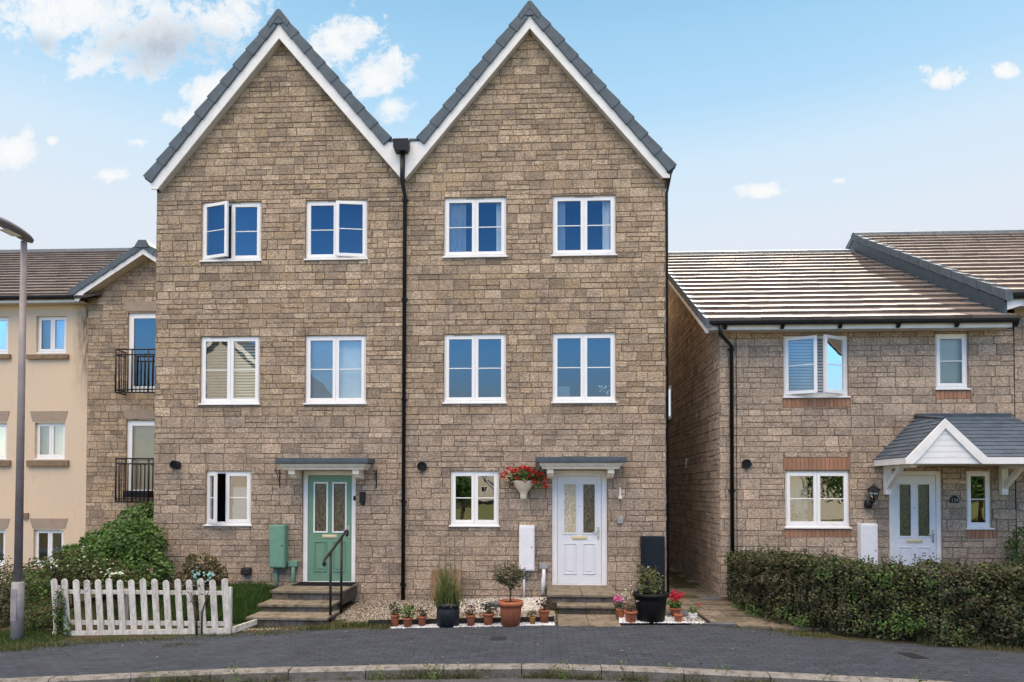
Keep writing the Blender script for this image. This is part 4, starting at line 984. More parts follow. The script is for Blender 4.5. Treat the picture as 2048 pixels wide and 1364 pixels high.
    for sgn in (-1, 1):
        xe = el[0] if sgn < 0 else 2*ax-el[0]; zin = lambda x: az-sl*abs(x-ax)
        m = MB(); pts = [(ax, az), (xe+(-sgn)*.25, zin(xe-sgn*.25)), (xe-sgn*.10, zin(xe)-.05), (xe, zin(xe)-.02), (xe, zin(xe)+up), (ax, az+up)]
        m.prism(pts, yg, yg+.03); m.build('bargeboard', M['barge'], h, .003, recalc=True)
        m = MB(); m.prism([(ax, az+.01), (xe-sgn*.2, zin(xe-sgn*.2)+.01), (xe-sgn*.2, zin(xe-sgn*.2)+.03), (ax, az+.03)], yg+.031, yb-.001); m.build('soffit', M['soffit'], h, recalc=True)
        ang = math.atan(sl); T = Vector((sgn*math.cos(ang), 0, -math.sin(ang))); Nn = Vector((sgn*math.sin(ang), 0, math.cos(ang))); O = Vector((ax, 0, az+up)); L = abs(xe-ax)/math.cos(ang)+.08
        m = MB(); n = 7; g = L/n
        for i in range(n):
            V = lambda s0, hh, y: ((O+T*s0+Nn*hh).x, y, (O+T*s0+Nn*hh).z)
            s0, s1 = i*g, (i+1)*g+.012; a = [V(s0, -.005, yg-.03), V(s1, -.02, yg-.04), V(s1, .165, yg-.04), V(s0, .125, yg-.03)]; b = [(p[0], yg+.15, p[2]) for p in a]
            i0 = len(m.v); m.v += a+b
            for f in ((0, 1, 2, 3), (7, 6, 5, 4), (0, 4, 5, 1), (1, 5, 6, 2), (2, 6, 7, 3), (3, 7, 4, 0)): m.fidx([i0+q for q in f])
        m.build('verge_cap', M['slate'], h, .006, recalc=True)
        t = MB(); lo = O+T*L+Nn*.08; S = -T; lo.y = yg+.1 if sgn > 0 else yr+.5
        tile_roof(t, lo, (0, 1, 0) if sgn > 0 else (0, -1, 0), S, yr+.4-yg, L, .33, .33, .02, seed=19+sgn, base=(.21, .165, .145)); t.build('bay_roof', M['tile'], h)
    m = MB(); m.prism([(ax-.2, az+up+.16-.2*sl), (ax-.13, az+up+.0), (ax+.13, az+up), (ax+.2, az+up+.16-.2*sl), (ax+.1, az+up+.2), (ax-.1, az+up+.2)], yg-.05, yr, axis='y'); m.build('ridge_cap', M['slate'], h, .008, recalc=True)
plain_lintel = plain('cast_lintel', (.37, .29, .22), .9, .2, var=.1, vscale=5, fine=.06)
flats()

# ------------------------------------------------------------------ HOUSES ACROSS THE STREET (mirrored in the windows)
def opposite(label, cx, y, w, d, eave, apex, wallcol, wall='render', front_gable=True):
    h = thing('detached_house', label, 'house', (cx, y, 0), 'houses across the street'); x0, x1 = cx-w/2, cx+w/2
    m = MB(); m.prism([(x0, -.2), (x1, -.2), (x1, eave), (cx, apex), (x0, eave)] if front_gable else [(x0, -.2), (x1, -.2), (x1, eave), (x0, eave)], y-d, y)
    m.build('wall', M[wall], h, recalc=True)
    for fx in (-.27, .27):
        for fz in (1.0, 3.6):
            a = cx+fx*w-.6; f = MB()
            f.box(a, a+1.2, y+.002, y+.06, fz, fz+1.25); o = f.build('window', M['upvc'], h)
            g = MB(); g.box(a+.09, a+.57, y+.061, y+.065, fz+.09, fz+1.16); g.box(a+.63, a+1.11, y+.061, y+.065, fz+.09, fz+1.16); g.build('pane', M['black'], o)
    f = MB(); f.box(cx-.5, cx+.5, y+.002, y+.07, -.1, 2.1); f.build('door', M['white_door'], h)
    r = MB(); s = (apex-eave)/(w/2)
    if front_gable:
        for sg in (-1, 1): r.prism([(cx, apex+.05), (cx+sg*(w/2+.35), eave-.35*s+.05), (cx+sg*(w/2+.35), eave-.35*s+.22), (cx, apex+.22)], y-d-.2, y+.3)
    else: r.prism([(y+.4, eave), (y+.4, eave+.15), (y-d/2, apex+.1), (y-d-.4, eave+.15), (y-d-.4, eave), (y-d/2, apex-.05)], x0-.2, x1+.2, axis='x')
    r.build('roof', M['slate'], h, recalc=True)
    if front_gable:
        b = MB()
        for sg in (-1, 1): b.prism([(cx, apex-.15), (cx+sg*(w/2+.3), eave-.3*s-.15), (cx+sg*(w/2+.3), eave-.3*s+.08), (cx, apex+.08)], y+.301, y+.33)
        b.build('bargeboard', M['barge'], h, recalc=True)
opposite('cream rendered gabled house mirrored in the left house windows', -17.5, -25, 9, 9, 6.2, 10.6, None, 'pale_wall')
opposite('cream gabled house mirrored small in the right house ground floor window', -9.6, -110, 6.5, 9, 2.2, 5.6, None, 'pale_wall')
opposite('long low cream house mirrored in the ground floor window past the alley', 15, -34, 15, 8, 4.6, 7.2, None, 'pale_wall', False)

# ------------------------------------------------------------------ GROUND
KP = [(0, 1356.5), (200, 1350), (400, 1344), (700, 1336.5), (1024, 1329), (1300, 1331), (1480, 1339), (1600, 1347), (1860, 1364), (2048, 1378)]
EP = [(-30, 1306), (105, 1283), (280, 1278), (455, 1268), (620, 1259), (740, 1258), (1024, 1251), (1400, 1250), (1530, 1258), (1640, 1277), (1800, 1286), (2048, 1306)]
kb = [G(*p) for p in KP]; eb = [G(*p) for p in EP]
def fit(pts):      # least squares parabola
    n = len(pts); sx = [sum(p[0]**k for p in pts) for k in range(5)]; sy = [sum(p[1]*p[0]**k for p in pts) for k in range(3)]
    A = Matrix(((sx[0], sx[1], sx[2]), (sx[1], sx[2], sx[3]), (sx[2], sx[3], sx[4]))); c = A.inverted() @ Vector(sy); return c
kc = fit(kb)
def ky(x):
    xx = max(-9, min(9, x)); s = kc[1]+2*kc[2]*xx; return kc[0]+kc[1]*xx+kc[2]*xx*xx+s*(x-xx)
def ey(x):
    if x <= eb[0][0]: return eb[0][1]+(eb[0][0]-x)*-.12
    if x >= eb[-1][0]: return eb[-1][1]-(x-eb[-1][0])*.25
    for p, q in zip(eb, eb[1:]):
        if p[0] <= x <= q[0]: return p[1]+(q[1]-p[1])*(x-p[0])/(q[0]-p[0])
def smooth(t): t = max(0, min(1, t)); return t*t*(3-2*t)
def gz(x, y):      # garden level behind the pavement
    e = ey(x); t = smooth((y-e)/max(.4, -e)); b = zp(x)
    if x < -4.6: rise = .03+(.33*smooth((-4.6-x)/.6) if y < 1.5 else .33)
    elif x > 2.2: rise = .10
    else: rise = .055
    if x < -8.2: rise *= max(0, 1-(-8.2-x)/1.0)
    return b+rise*t
XS = [-60, -40, -28, -22, -18, -15, -13, -11]+[-10+.25*i for i in range(73)]+[9, 11, 14, 20, 30, 60]
m = MB(); m.face([(-900, -900, -.62), (900, -900, -.62), (900, 900, -.62), (-900, 900, -.62)])
tag(m.build('ground', M['earth']), kind='structure')
m = MB()
for a, b in zip(XS, XS[1:]):
    for i in range(8):
        t0, t1 = i/8, (i+1)/8; q = lambda x, t: (x, ky(x)+.02+(ey(x)-ky(x)-.02)*t)
        m.face([(*q(a, t0), zp(max(a, -20))), (*q(b, t0), zp(max(b, -20))), (*q(b, t1), zp(max(b, -20))), (*q(a, t1), zp(max(a, -20)))])
tag(m.build('pavement', M['paving']), kind='structure')
m = MB()
YS = [0, .12, .25, .4, .6, .8, 1.0]
for a, b in zip(XS, XS[1:]):
    for t0, t1 in zip(YS, YS[1:]):
        f = lambda x, t: (x, ey(x)+(3.0-ey(x))*t)
        pts = [f(a, t0), f(b, t0), f(b, t1), f(a, t1)]; m.face([(p[0], p[1], gz(max(-20, p[0]), p[1])-.006) for p in pts])
    m.face([(a, 3, gz(max(-20, a), 3)-.006), (b, 3, gz(max(-20, b), 3)-.006), (b, 30, gz(max(-20, b), 3)-.006), (a, 30, gz(max(-20, a), 3)-.006)])
tag(m.build('garden', M['earth']), kind='structure')
# kerb stones along the curve, road
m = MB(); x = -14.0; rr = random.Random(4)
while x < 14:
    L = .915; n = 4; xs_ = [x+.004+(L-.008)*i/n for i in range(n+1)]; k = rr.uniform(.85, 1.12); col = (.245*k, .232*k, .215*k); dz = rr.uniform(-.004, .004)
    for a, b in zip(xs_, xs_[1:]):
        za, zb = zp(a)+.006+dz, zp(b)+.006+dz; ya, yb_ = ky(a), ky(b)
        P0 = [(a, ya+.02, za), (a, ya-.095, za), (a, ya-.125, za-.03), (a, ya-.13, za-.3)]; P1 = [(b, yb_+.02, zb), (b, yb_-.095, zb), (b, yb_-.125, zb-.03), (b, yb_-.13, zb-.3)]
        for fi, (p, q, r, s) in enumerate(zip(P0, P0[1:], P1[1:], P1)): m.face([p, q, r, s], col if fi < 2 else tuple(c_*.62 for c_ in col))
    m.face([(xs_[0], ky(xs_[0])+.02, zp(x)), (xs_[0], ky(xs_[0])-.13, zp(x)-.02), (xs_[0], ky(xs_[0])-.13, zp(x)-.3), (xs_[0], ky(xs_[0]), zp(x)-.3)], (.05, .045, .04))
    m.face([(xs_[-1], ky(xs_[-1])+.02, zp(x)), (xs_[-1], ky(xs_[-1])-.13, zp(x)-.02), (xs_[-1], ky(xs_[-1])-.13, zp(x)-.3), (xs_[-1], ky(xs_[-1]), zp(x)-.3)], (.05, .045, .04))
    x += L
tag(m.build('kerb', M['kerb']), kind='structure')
m = MB()
for a, b in zip(XS, XS[1:]):
    za, zb = zp(max(a, -20))-.125, zp(max(b, -20))-.125
    m.face([(a, -24, za), (b, -24, zb), (b, ky(b)+.0, zb), (a, ky(a)+.0, za)])
tag(m.build('road', M['road']), kind='structure')
m = MB()
for a, b in zip(XS, XS[1:]):
    za, zb = zp(max(a, -20))-.1, zp(max(b, -20))-.1
    m.face([(a, -90, za), (b, -90, zb), (b, -24, zb), (a, -24, za)])
tag(m.build('verge', M['lawn']), kind='structure')

# slab path on the right
SL = (.205, .176, .137)
def slabs(name, cells):
    m = MB(); rr = random.Random(9)
    for (x0, x1, y0, y1, z, cut) in cells:
        po = [(x0+.004, y0+.004), (x1-.004, y0+.004), (x1-.004, y1-.004), (x0+.004, y1-.004)]
        if cut: po = clip_poly(po, cut)
        if len(po) < 3: continue
        k = rr.uniform(.68, 1.12); col = tuple(c*k for c in SL)
        if rr.random() < .035: col = (.12*k, .13*k, .15*k)
        dz = rr.uniform(-.004, .004); m.prism(po, z-.04, z+dz, col, axis='z')
    return m.build(name, M['slab'], None, .004, recalc=True)
cells = []
y = -2.55; row = 0
pe = (G(1405, 1250), G(1360, 1215)); hedge_edge = [G(1441, 1186, .05), G(1520, 1245, 0), G(1600, 1272, 0)]
def yl(x): return ey(x)
while y < 7:
    x = 1.2 if y > -.75 else 1.95
    x += (.22 if row % 2 else 0)-.45
    while x < RX0+1.6:
        x1 = x+.45
        cut = [(1, 0, RX0-.01)] if y > -.4 else [(1, 0, RX0+1.35-max(0, (y+2.5))*.62)]
        cut.append((-1, 0, -1.16) if y > -.5 else (-1.0, -.55, -(2.30-.55*2.4)))
        cut.append((0, -1, -ey(min(max(x+.2, 0), 5))-.0))
        if y > -.05: cut.append((-1, 0, -XR-.02))
        cells.append((x, x1, y, y+.45, .035+.06*smooth((y+2.4)/2.2), cut)); x = x1
    y += .45; row += 1
tag(slabs('path', cells), kind='structure')

# ------------------------------------------------------------------ STEPS
def steps(name, label, treads, cx, side=.04, risers=None):
    t = thing(name, label, 'steps', (cx, -1, 0), 'stone steps to the front doors'); rr = random.Random(3)
    for i, (x0, x1, yf, yb, z, h) in enumerate(treads):
        n = 2; m = MB()
        for k in range(n):
            a, b = x0+(x1-x0)*k/n, x0+(x1-x0)*(k+1)/n; kk = rr.uniform(.9, 1.1)
            m.box(a+.003, b-.003, yf, yb, z-.045, z, tuple(c*kk*1.1 for c in SL))
        m.build('tread', M['slab'], t, .008)
        m = MB(); x = x0+.035
        while x < x1-.05:
            w = min(rr.uniform(.2, .45), x1-.035-x); kk = rr.uniform(.7, 1.2); base = rr.choice([(.16, .14, .12), (.125, .115, .115), (.19, .155, .12)])
            m.box(x+.004, x+w-.004, yf+.035+rr.uniform(0, .006), yf+.2, z-.046-h, z-.0465, tuple(c*kk for c in base)); x += w
        m.box(x0+.04, x1-.04, yf+.05, yb-.002, z-.046-h-.1, z-.05, (.10, .085, .065))
        # side courses, right and left
        for sx, sg in ((x1-.035, 1), (x0+.035, -1)):
            yy = yf+.04
            while yy < yb-.02:
                w = min(rr.uniform(.2, .45), yb-yy); kk = rr.uniform(.7, 1.15)
                m.box(min(sx-sg*.1, sx), max(sx-sg*.1, sx), yy+.004, yy+w-.004, z-.046-h, z-.0465, (.15*kk, .135*kk, .125*kk)); yy += w
        m.build('riser', M['riser'], t, .004)
    return t
steps('front_steps', 'three mossy stone steps leading up to the green door', [(-4.73, -3.46, -1.07, -.012, zdg-.0, .12), (-4.75, -3.50, -1.52, -.9, zdg-.16, .13), (-4.74, -3.43, -2.0, -1.3, zdg-.285, .2)], -4.1)
steps('front_steps', 'two low stone steps leading up to the white door', [(.03, 1.21, -1.17, -.012, zdw, .11), (.19, 1.13, -1.47, -1.0, zdw-.135, .15)], .62)
cells = [(.19, .66, -2.42, -1.48, .016, None), (.66, 1.13, -2.42, -1.48, .016, None)]
m = MB()
for i, (x0, x1, y0, y1, z, _) in enumerate(cells): m.box(x0+.004, x1-.004, y0, y1-.003, -.03, z, tuple(c*(1.0+.1*i) for c in SL))
tag(m.build('path_slab', M['slab'], None, .005), kind='structure')
m = MB(); m.prism([(-4.57, -.46), (-3.47, -.46), (-3.5, -.02), (-4.52, -.02)], zdg+.001, zdg+.014, axis='z'); tag(m.build('door_mat', M['mat'], None, .003), 'black door mat lying on the top step before the green door', 'door mat')
# handrail
t = thing('handrail', 'black iron handrail with curled ends beside the steps to the green door', 'handrail', (-3.46, -1.5, 0)); xh = -3.45
m = MB()
lo, hi = Vector((xh, -2.08, .935)), Vector((xh, -.86, 1.325))
def curl(c, r, a0, a1, n=9): return [(xh, c[0]+r*math.cos(a0+(a1-a0)*i/n), c[1]+r*math.sin(a0+(a1-a0)*i/n)) for i in range(n+1)]
path = list(reversed([(xh, -2.08+.0, .935), (xh, -2.115, .905), (xh, -2.12, .875), (xh, -2.095, .85), (xh, -2.06, .85), (xh, -2.045, .87), (xh, -2.06, .885)]))+[(xh, -1.9, .985), (xh, -1.5, 1.11), (xh, -1.05, 1.26), (xh, -.93, 1.305), (xh, -.86, 1.32), (xh, -.80, 1.30), (xh, -.78, 1.26), (xh, -.81, 1.225), (xh, -.85, 1.235), (xh, -.85, 1.26)]
m.tube(path, .021, 8); m.build('rail', M['iron'], t)
for yy, zt in ((-1.76, 1.03), (-1.16, 1.22)):
    m = MB(); m.tube([(xh, yy, zp(-3.4)-.05), (xh, yy, zt)], .021, 8); m.build('post', M['iron'], t)

# ------------------------------------------------------------------ PICKET FENCE
t = thing('picket_fence', 'weathered white picket fence with rounded tops before the left house', 'fence', (-7, -2.2, -.2))
cxs = [110.7, 131.5, 154, 176, 198, 219.6, 242, 264.7, 287.6, 310.8, 334, 357, 380.2, 403.4, 426.9, 450.9]
YF = G(285, 1271)[1]+.02
fx0 = P(112, 1262, YF)[0]; fx1 = P(455, 1262, YF)[0]
for i, c in enumerate(cxs):
    xb, zb = P(c+5, 1268-.0*i, YF); xt, zt = P(c-1.5, 1158+R.uniform(-2, 2), YF); w = .048
    lx = (xt-xb)/(zt-zb); m = MB(); y0 = YF-.022+R.uniform(-.004, .004)
    poly = [(-w, 0), (w, 0), (w, zt-zb-.05)]+[(w*math.cos(a), zt-zb-.05+.05*math.sin(a)) for a in [math.pi*k/8 for k in range(1, 8)]]+[(-w, zt-zb-.05)]
    m.prism([(xb+p[0]+lx*p[1], zb+p[1]) for p in poly], y0, y0+.02); m.build('picket', M['picket'], t, .003, recalc=True)
for pyt in ((1181, 1189), (1242, 1251)):
    m = MB(); z1 = P(285, pyt[0], YF)[1]; z0 = P(285, pyt[1], YF)[1]; m.box(fx0-.03, fx1-.02, YF+.006, YF+.04, z0, z1); m.build('rail', M['picket'], t, .003)
m = MB(); za, zb = zp(fx0), zp(fx1)
m.prism([(fx0-.05, za-.04), (fx1-.0, zb-.04), (fx1, zb+.085), (fx0-.05, za+.085)], YF-.02, YF+.03); m.build('gravel_board', M['picket'], t, .004, recalc=True)
m = MB(); m.box(fx1+.0, fx1+.05, YF-.01, YF+.05, zb-.05, zb+.70); m.build('post', M['picket'], t, .003)
m = MB(); m.box(fx0-.03, fx0+.03, YF-.01, YF+.05, za-.05, za+.78); m.build('post', M['picket'], t, .003)
m = MB(); xc = P(242, 1200, YF)[0]; m.box(xc-.0, xc+.06, YF+.041, YF+.1, zp(xc)-.05, zp(xc)+.70); m.build('post', M['picket'], t, .003)
m = MB(); m.prism([(YF+.02, zb+.0), (YF+.48, zb+.05), (YF+.48, zb+.13), (YF+.02, zb+.10)], fx1+.05, fx1+.09, axis='x', xf=lambda p: (p[0]+(p[1]-YF)*.35, p[1], p[2])); m.build('return_board', M['picket'], t, .003, recalc=True)

# ------------------------------------------------------------------ STREET LAMP
lb = G(34, 1284); t = thing('street_lamp', 'grey street lamp post with a flat head at the left edge', 'street lamp', (lb[0], lb[1], zp(lb[0])))
yl_ = lb[1]
def lp(py): 
    cx = 34+14*(1284-py)/800.0; return P(cx, py, yl_)
b0 = lp(1284); b1 = lp(1163); t1_ = lp(483)
m = MB(); m.tube([(b0[0], yl_, b0[1]-.1), (b1[0], yl_, b1[1]-.02), (b1[0], yl_, b1[1]+.0)], [.083, .083, .058], 18); o = m.build('base', M['lamp_base'], t)
m = MB(); m.box(b0[0]-.045, b0[0]+.045, yl_-.0855, yl_-.079, b0[1]+.32, b0[1]+.80); m.build('access_hatch', M['lamp_base'], o, .004)
m = MB(); m.tube([(b1[0], yl_, b1[1]-.01), (t1_[0], yl_, t1_[1])], [.056, .042], 16); m.build('pole', M['lamp'], t)
m = MB(); rings = []; hl = .95
for i in range(15):
    q = i/14; yy = yl_+.16-hl*q; zz = t1_[1]+.035+.06*q+.045*math.sin(math.pi*q); w = .13*math.sqrt(max(.02, 1-(2*q-1)**4))*(1-.25*q); hh = .055*math.sqrt(max(.05, 1-(2*q-1)**4))
    rings.append([m.pt((t1_[0]+w*math.cos(a), yy, zz+hh*math.sin(a)*(1.2 if math.sin(a) > 0 else .55))) for a in [2*math.pi*k/16 for k in range(16)]])
for A, B in zip(rings, rings[1:]):
    for k in range(16): m.fidx([A[k], A[(k+1) % 16], B[(k+1) % 16], B[k]], None, True)
m.fidx(rings[0]); m.fidx(rings[-1][::-1]); m.build('lamp_head', M['lamp_base'], t, recalc=True)
m = MB(); m.box(t1_[0]-.07, t1_[0]+.07, yl_-.42, yl_-.14, t1_[1]+.025, t1_[1]+.032); m.build('lens', M['lens'], t, .003)

# ------------------------------------------------------------------ PLANTING
def mixc(a, b, t): return tuple(x+(y-x)*t for x, y in zip(a, b))
def leaves(m, n, sampler, L, W, cols, rr, flat=.3, out=None):
    for _ in range(n):
        p = sampler()
        c = rr.choice(cols); k = rr.uniform(.7, 1.3); s = rr.uniform(.7, 1.25)
        u = None
        if out is not None:
            u = (Vector(p)-Vector(out)); u = u.normalized()*1.1 if u.length > 1e-4 else None
        leafquad(m, p, L*s, W*s, tuple(x*k for x in c), rr, u, flat)
def ell(rr, c, r, shell=.55):
    def f():
        d = Vector((rr.gauss(0, 1), rr.gauss(0, 1), rr.gauss(0, 1))).normalized(); q = shell+(1-shell)*rr.random()**.6
        q *= 1+.12*math.sin(7*d.x+3*d.z)*math.cos(5*d.y-4*d.z)
        return (c[0]+r[0]*d.x*q, c[1]+r[1]*d.y*q, c[2]+r[2]*d.z*q)
    return f
GREEN = [(.060, .130, .022), (.085, .165, .032), (.042, .090, .018), (.11, .19, .048)]
OLIVE = [(.070, .075, .028), (.095, .095, .035), (.055, .055, .025), (.10, .075, .035), (.085, .055, .03)]
HEDGE = [(.040, .066, .018), (.058, .088, .024), (.088, .118, .040), (.052, .042, .020), (.090, .060, .030), (.13, .12, .065), (.024, .042, .014), (.12, .15, .075), (.034, .055, .016)]
HEDGE = [tuple(q*.74 for q in c_) for c_ in HEDGE]
def shrub(name, label, blobs, cols, L, W, dens, stems, seed, cat='shrub', mat='leaf', flat=.4, group=None, flowers=None):
    rr = random.Random(seed); c0 = blobs[0][0]
    t = thing(name, label, cat, (c0[0], c0[1], gz(c0[0], c0[1])), group)
    m = MB()
    for c, r in blobs: leaves(m, int(dens*(r[0]*r[2]+r[0]*r[1]+r[1]*r[2])), ell(rr, c, r), L, W, cols, rr, flat, (c[0], c[1], c[2]-r[2]*.5))
    m.build('foliage', M[mat], t)
    s = MB()
    for x, y, z0, z1, sp in stems:
        for k in range(6):
            a = rr.uniform(0, 6.28); s.tube([(x+.04*math.cos(a), y+.04*math.sin(a), z0), (x+.3*sp*math.cos(a), y+.3*sp*math.sin(a), (z0+z1)/2), (x+sp*math.cos(a), y+sp*math.sin(a), z1)], [.014, .010, .004], 5)
    s.build('stem', M['bark'], t)
    if flowers:
        f = MB()
        for (p, r, col, n) in flowers:
            for _ in range(n):
                leafquad(f, (p[0]+rr.gauss(0, r), p[1]+rr.gauss(0, r*.6), p[2]+rr.gauss(0, r)), .045, .04, tuple(x*rr.uniform(.8, 1.1) for x in col), rr, (0, -1, .3))
        f.build('flower', M['petal'], t)
    return t
zb = .25
def at(px, py, Y): x, z = P(px, py, Y); return (x, Y, z)
shrub('garden_bush', 'big round dark green bush at the left corner of the gabled pair', [(at(272, 1085, -.45), (.50, .5, .46)), (at(222, 1112, -.45), (.50, .5, .42)), (at(287, 1140, -.75), (.52, .45, .40)), (at(285, 1048, .45), (.55, .5, .36)), (at(172, 1122, -.2), (.42, .4, .30)), (at(240, 1075, .35), (.46, .5, .34)), (at(200, 1090, .1), (.40, .4, .28)), (at(215, 1150, -.6), (.6, .4, .38)), (at(150, 1112, .1), (.36, .3, .24)), (at(165, 1150, -.5), (.5, .4, .34)), (at(120, 1160, -.6), (.4, .35, .3)), (at(298, 1025, .5), (.28, .3, .22))],
      GREEN, .075, .05, 2600, [(at(230, 1150, -.4)[0], -.4, -.2, .9, .5)], 31)
shrub('rose_bush', 'straggly rose bush with small white blooms between lamp post and picket fence', [(at(150, 1135, -1.2), (.55, .4, .36)), (at(95, 1150, -1.2), (.45, .4, .34)), (at(70, 1165, -1.3), (.4, .35, .36)), (at(205, 1150, -1.5), (.6, .35, .30)), (at(240, 1165, -1.75), (.5, .22, .22))],
      OLIVE+GREEN[:3], .05, .034, 2600, [(at(150, 1200, -1.2)[0], -1.2, -.2, .7, .4)], 32, flowers=[(at(110, 1122, -1.5), .05, (.75, .74, .7), 14), (at(241, 1146, -1.95), .018, (.8, .8, .78), 12), (at(225, 1147, -1.95), .02, (.8, .8, .78), 8), (at(213, 1145, -1.9), .06, (.7, .72, .6), 14), (at(185, 1128, -1.6), .14, (.6, .6, .42), 16), (at(150, 1110, -1.6), .16, (.5, .52, .35), 14)])
shrub('wild_shrub', 'tangle of low green weeds and shoots beside the lamp post base', [(at(72, 1185, -2.2), (.28, .3, .26)), (at(75, 1225, -2.3), (.34, .3, .28)), (at(95, 1250, -2.3), (.28, .22, .22)), (at(60, 1165, -2.0), (.3, .3, .2))],
      GREEN[:3]+OLIVE[:2], .05, .026, 2300, [(at(75, 1250, -2.3)[0], -2.3, -.25, .3, .2)], 33)
shrub('dark_hedge', 'dark clipped hedge at the far left behind the lamp post', [(at(-30, 1185, -1.6), (.78, .6, .62)), (at(5, 1205, -1.8), (.40, .4, .52)), (at(0, 1170, -1.5), (.4, .4, .35)), (at(-40, 1240, -2.0), (.6, .4, .3))], HEDGE, .04, .028, 2200, [(at(-10, 1230, -1.6)[0], -1.6, -.25, .4, .3)], 34, 'hedge', 'hedge_leaf')
shrub('hydrangea', 'bushy hydrangea with fading brown and blue flower heads behind the fence', [(at(400, 1132, -1.5), (.30, .26, .22)), (at(385, 1160, -1.6), (.32, .25, .2)), (at(430, 1150, -1.5), (.2, .2, .2))],
      OLIVE+[(.12, .10, .04), (.16, .12, .06)], .06, .045, 3000, [(at(402, 1200, -1.5)[0], -1.5, -.1, .6, .25)], 35, flowers=[(at(390, 1148, -1.8), .04, (.32, .55, .60), 26), (at(418, 1150, -1.8), .045, (.32, .55, .58), 26), (at(395, 1168, -1.8), .05, (.22, .40, .42), 20), (at(405, 1118, -1.75), .06, (.42, .34, .2), 22)])
shrub('ivy', 'green creeper climbing over the first pickets of the white fence', [(at(118, 1215, YF-.05), (.11, .05, .30)), (at(125, 1250, YF-.05), (.14, .05, .22)), (at(148, 1222, -2.2), (.06, .04, .06))], GREEN[:3], .038, .028, 5200, [(at(122, 1270, YF)[0], YF-.03, -.25, .3, .06)], 36, 'creeper')
shrub('bindweed', 'thin brown stems twisting over the right end of the picket fence', [(at(385, 1185, YF-.05), (.22, .05, .16)), (at(405, 1215, YF-.05), (.16, .05, .16)), (at(170, 1172, YF-.05), (.12, .05, .1))], OLIVE, .03, .02, 900, [(at(400, 1262, YF)[0], YF-.03, -.15, .5, .15)], 37, 'creeper')

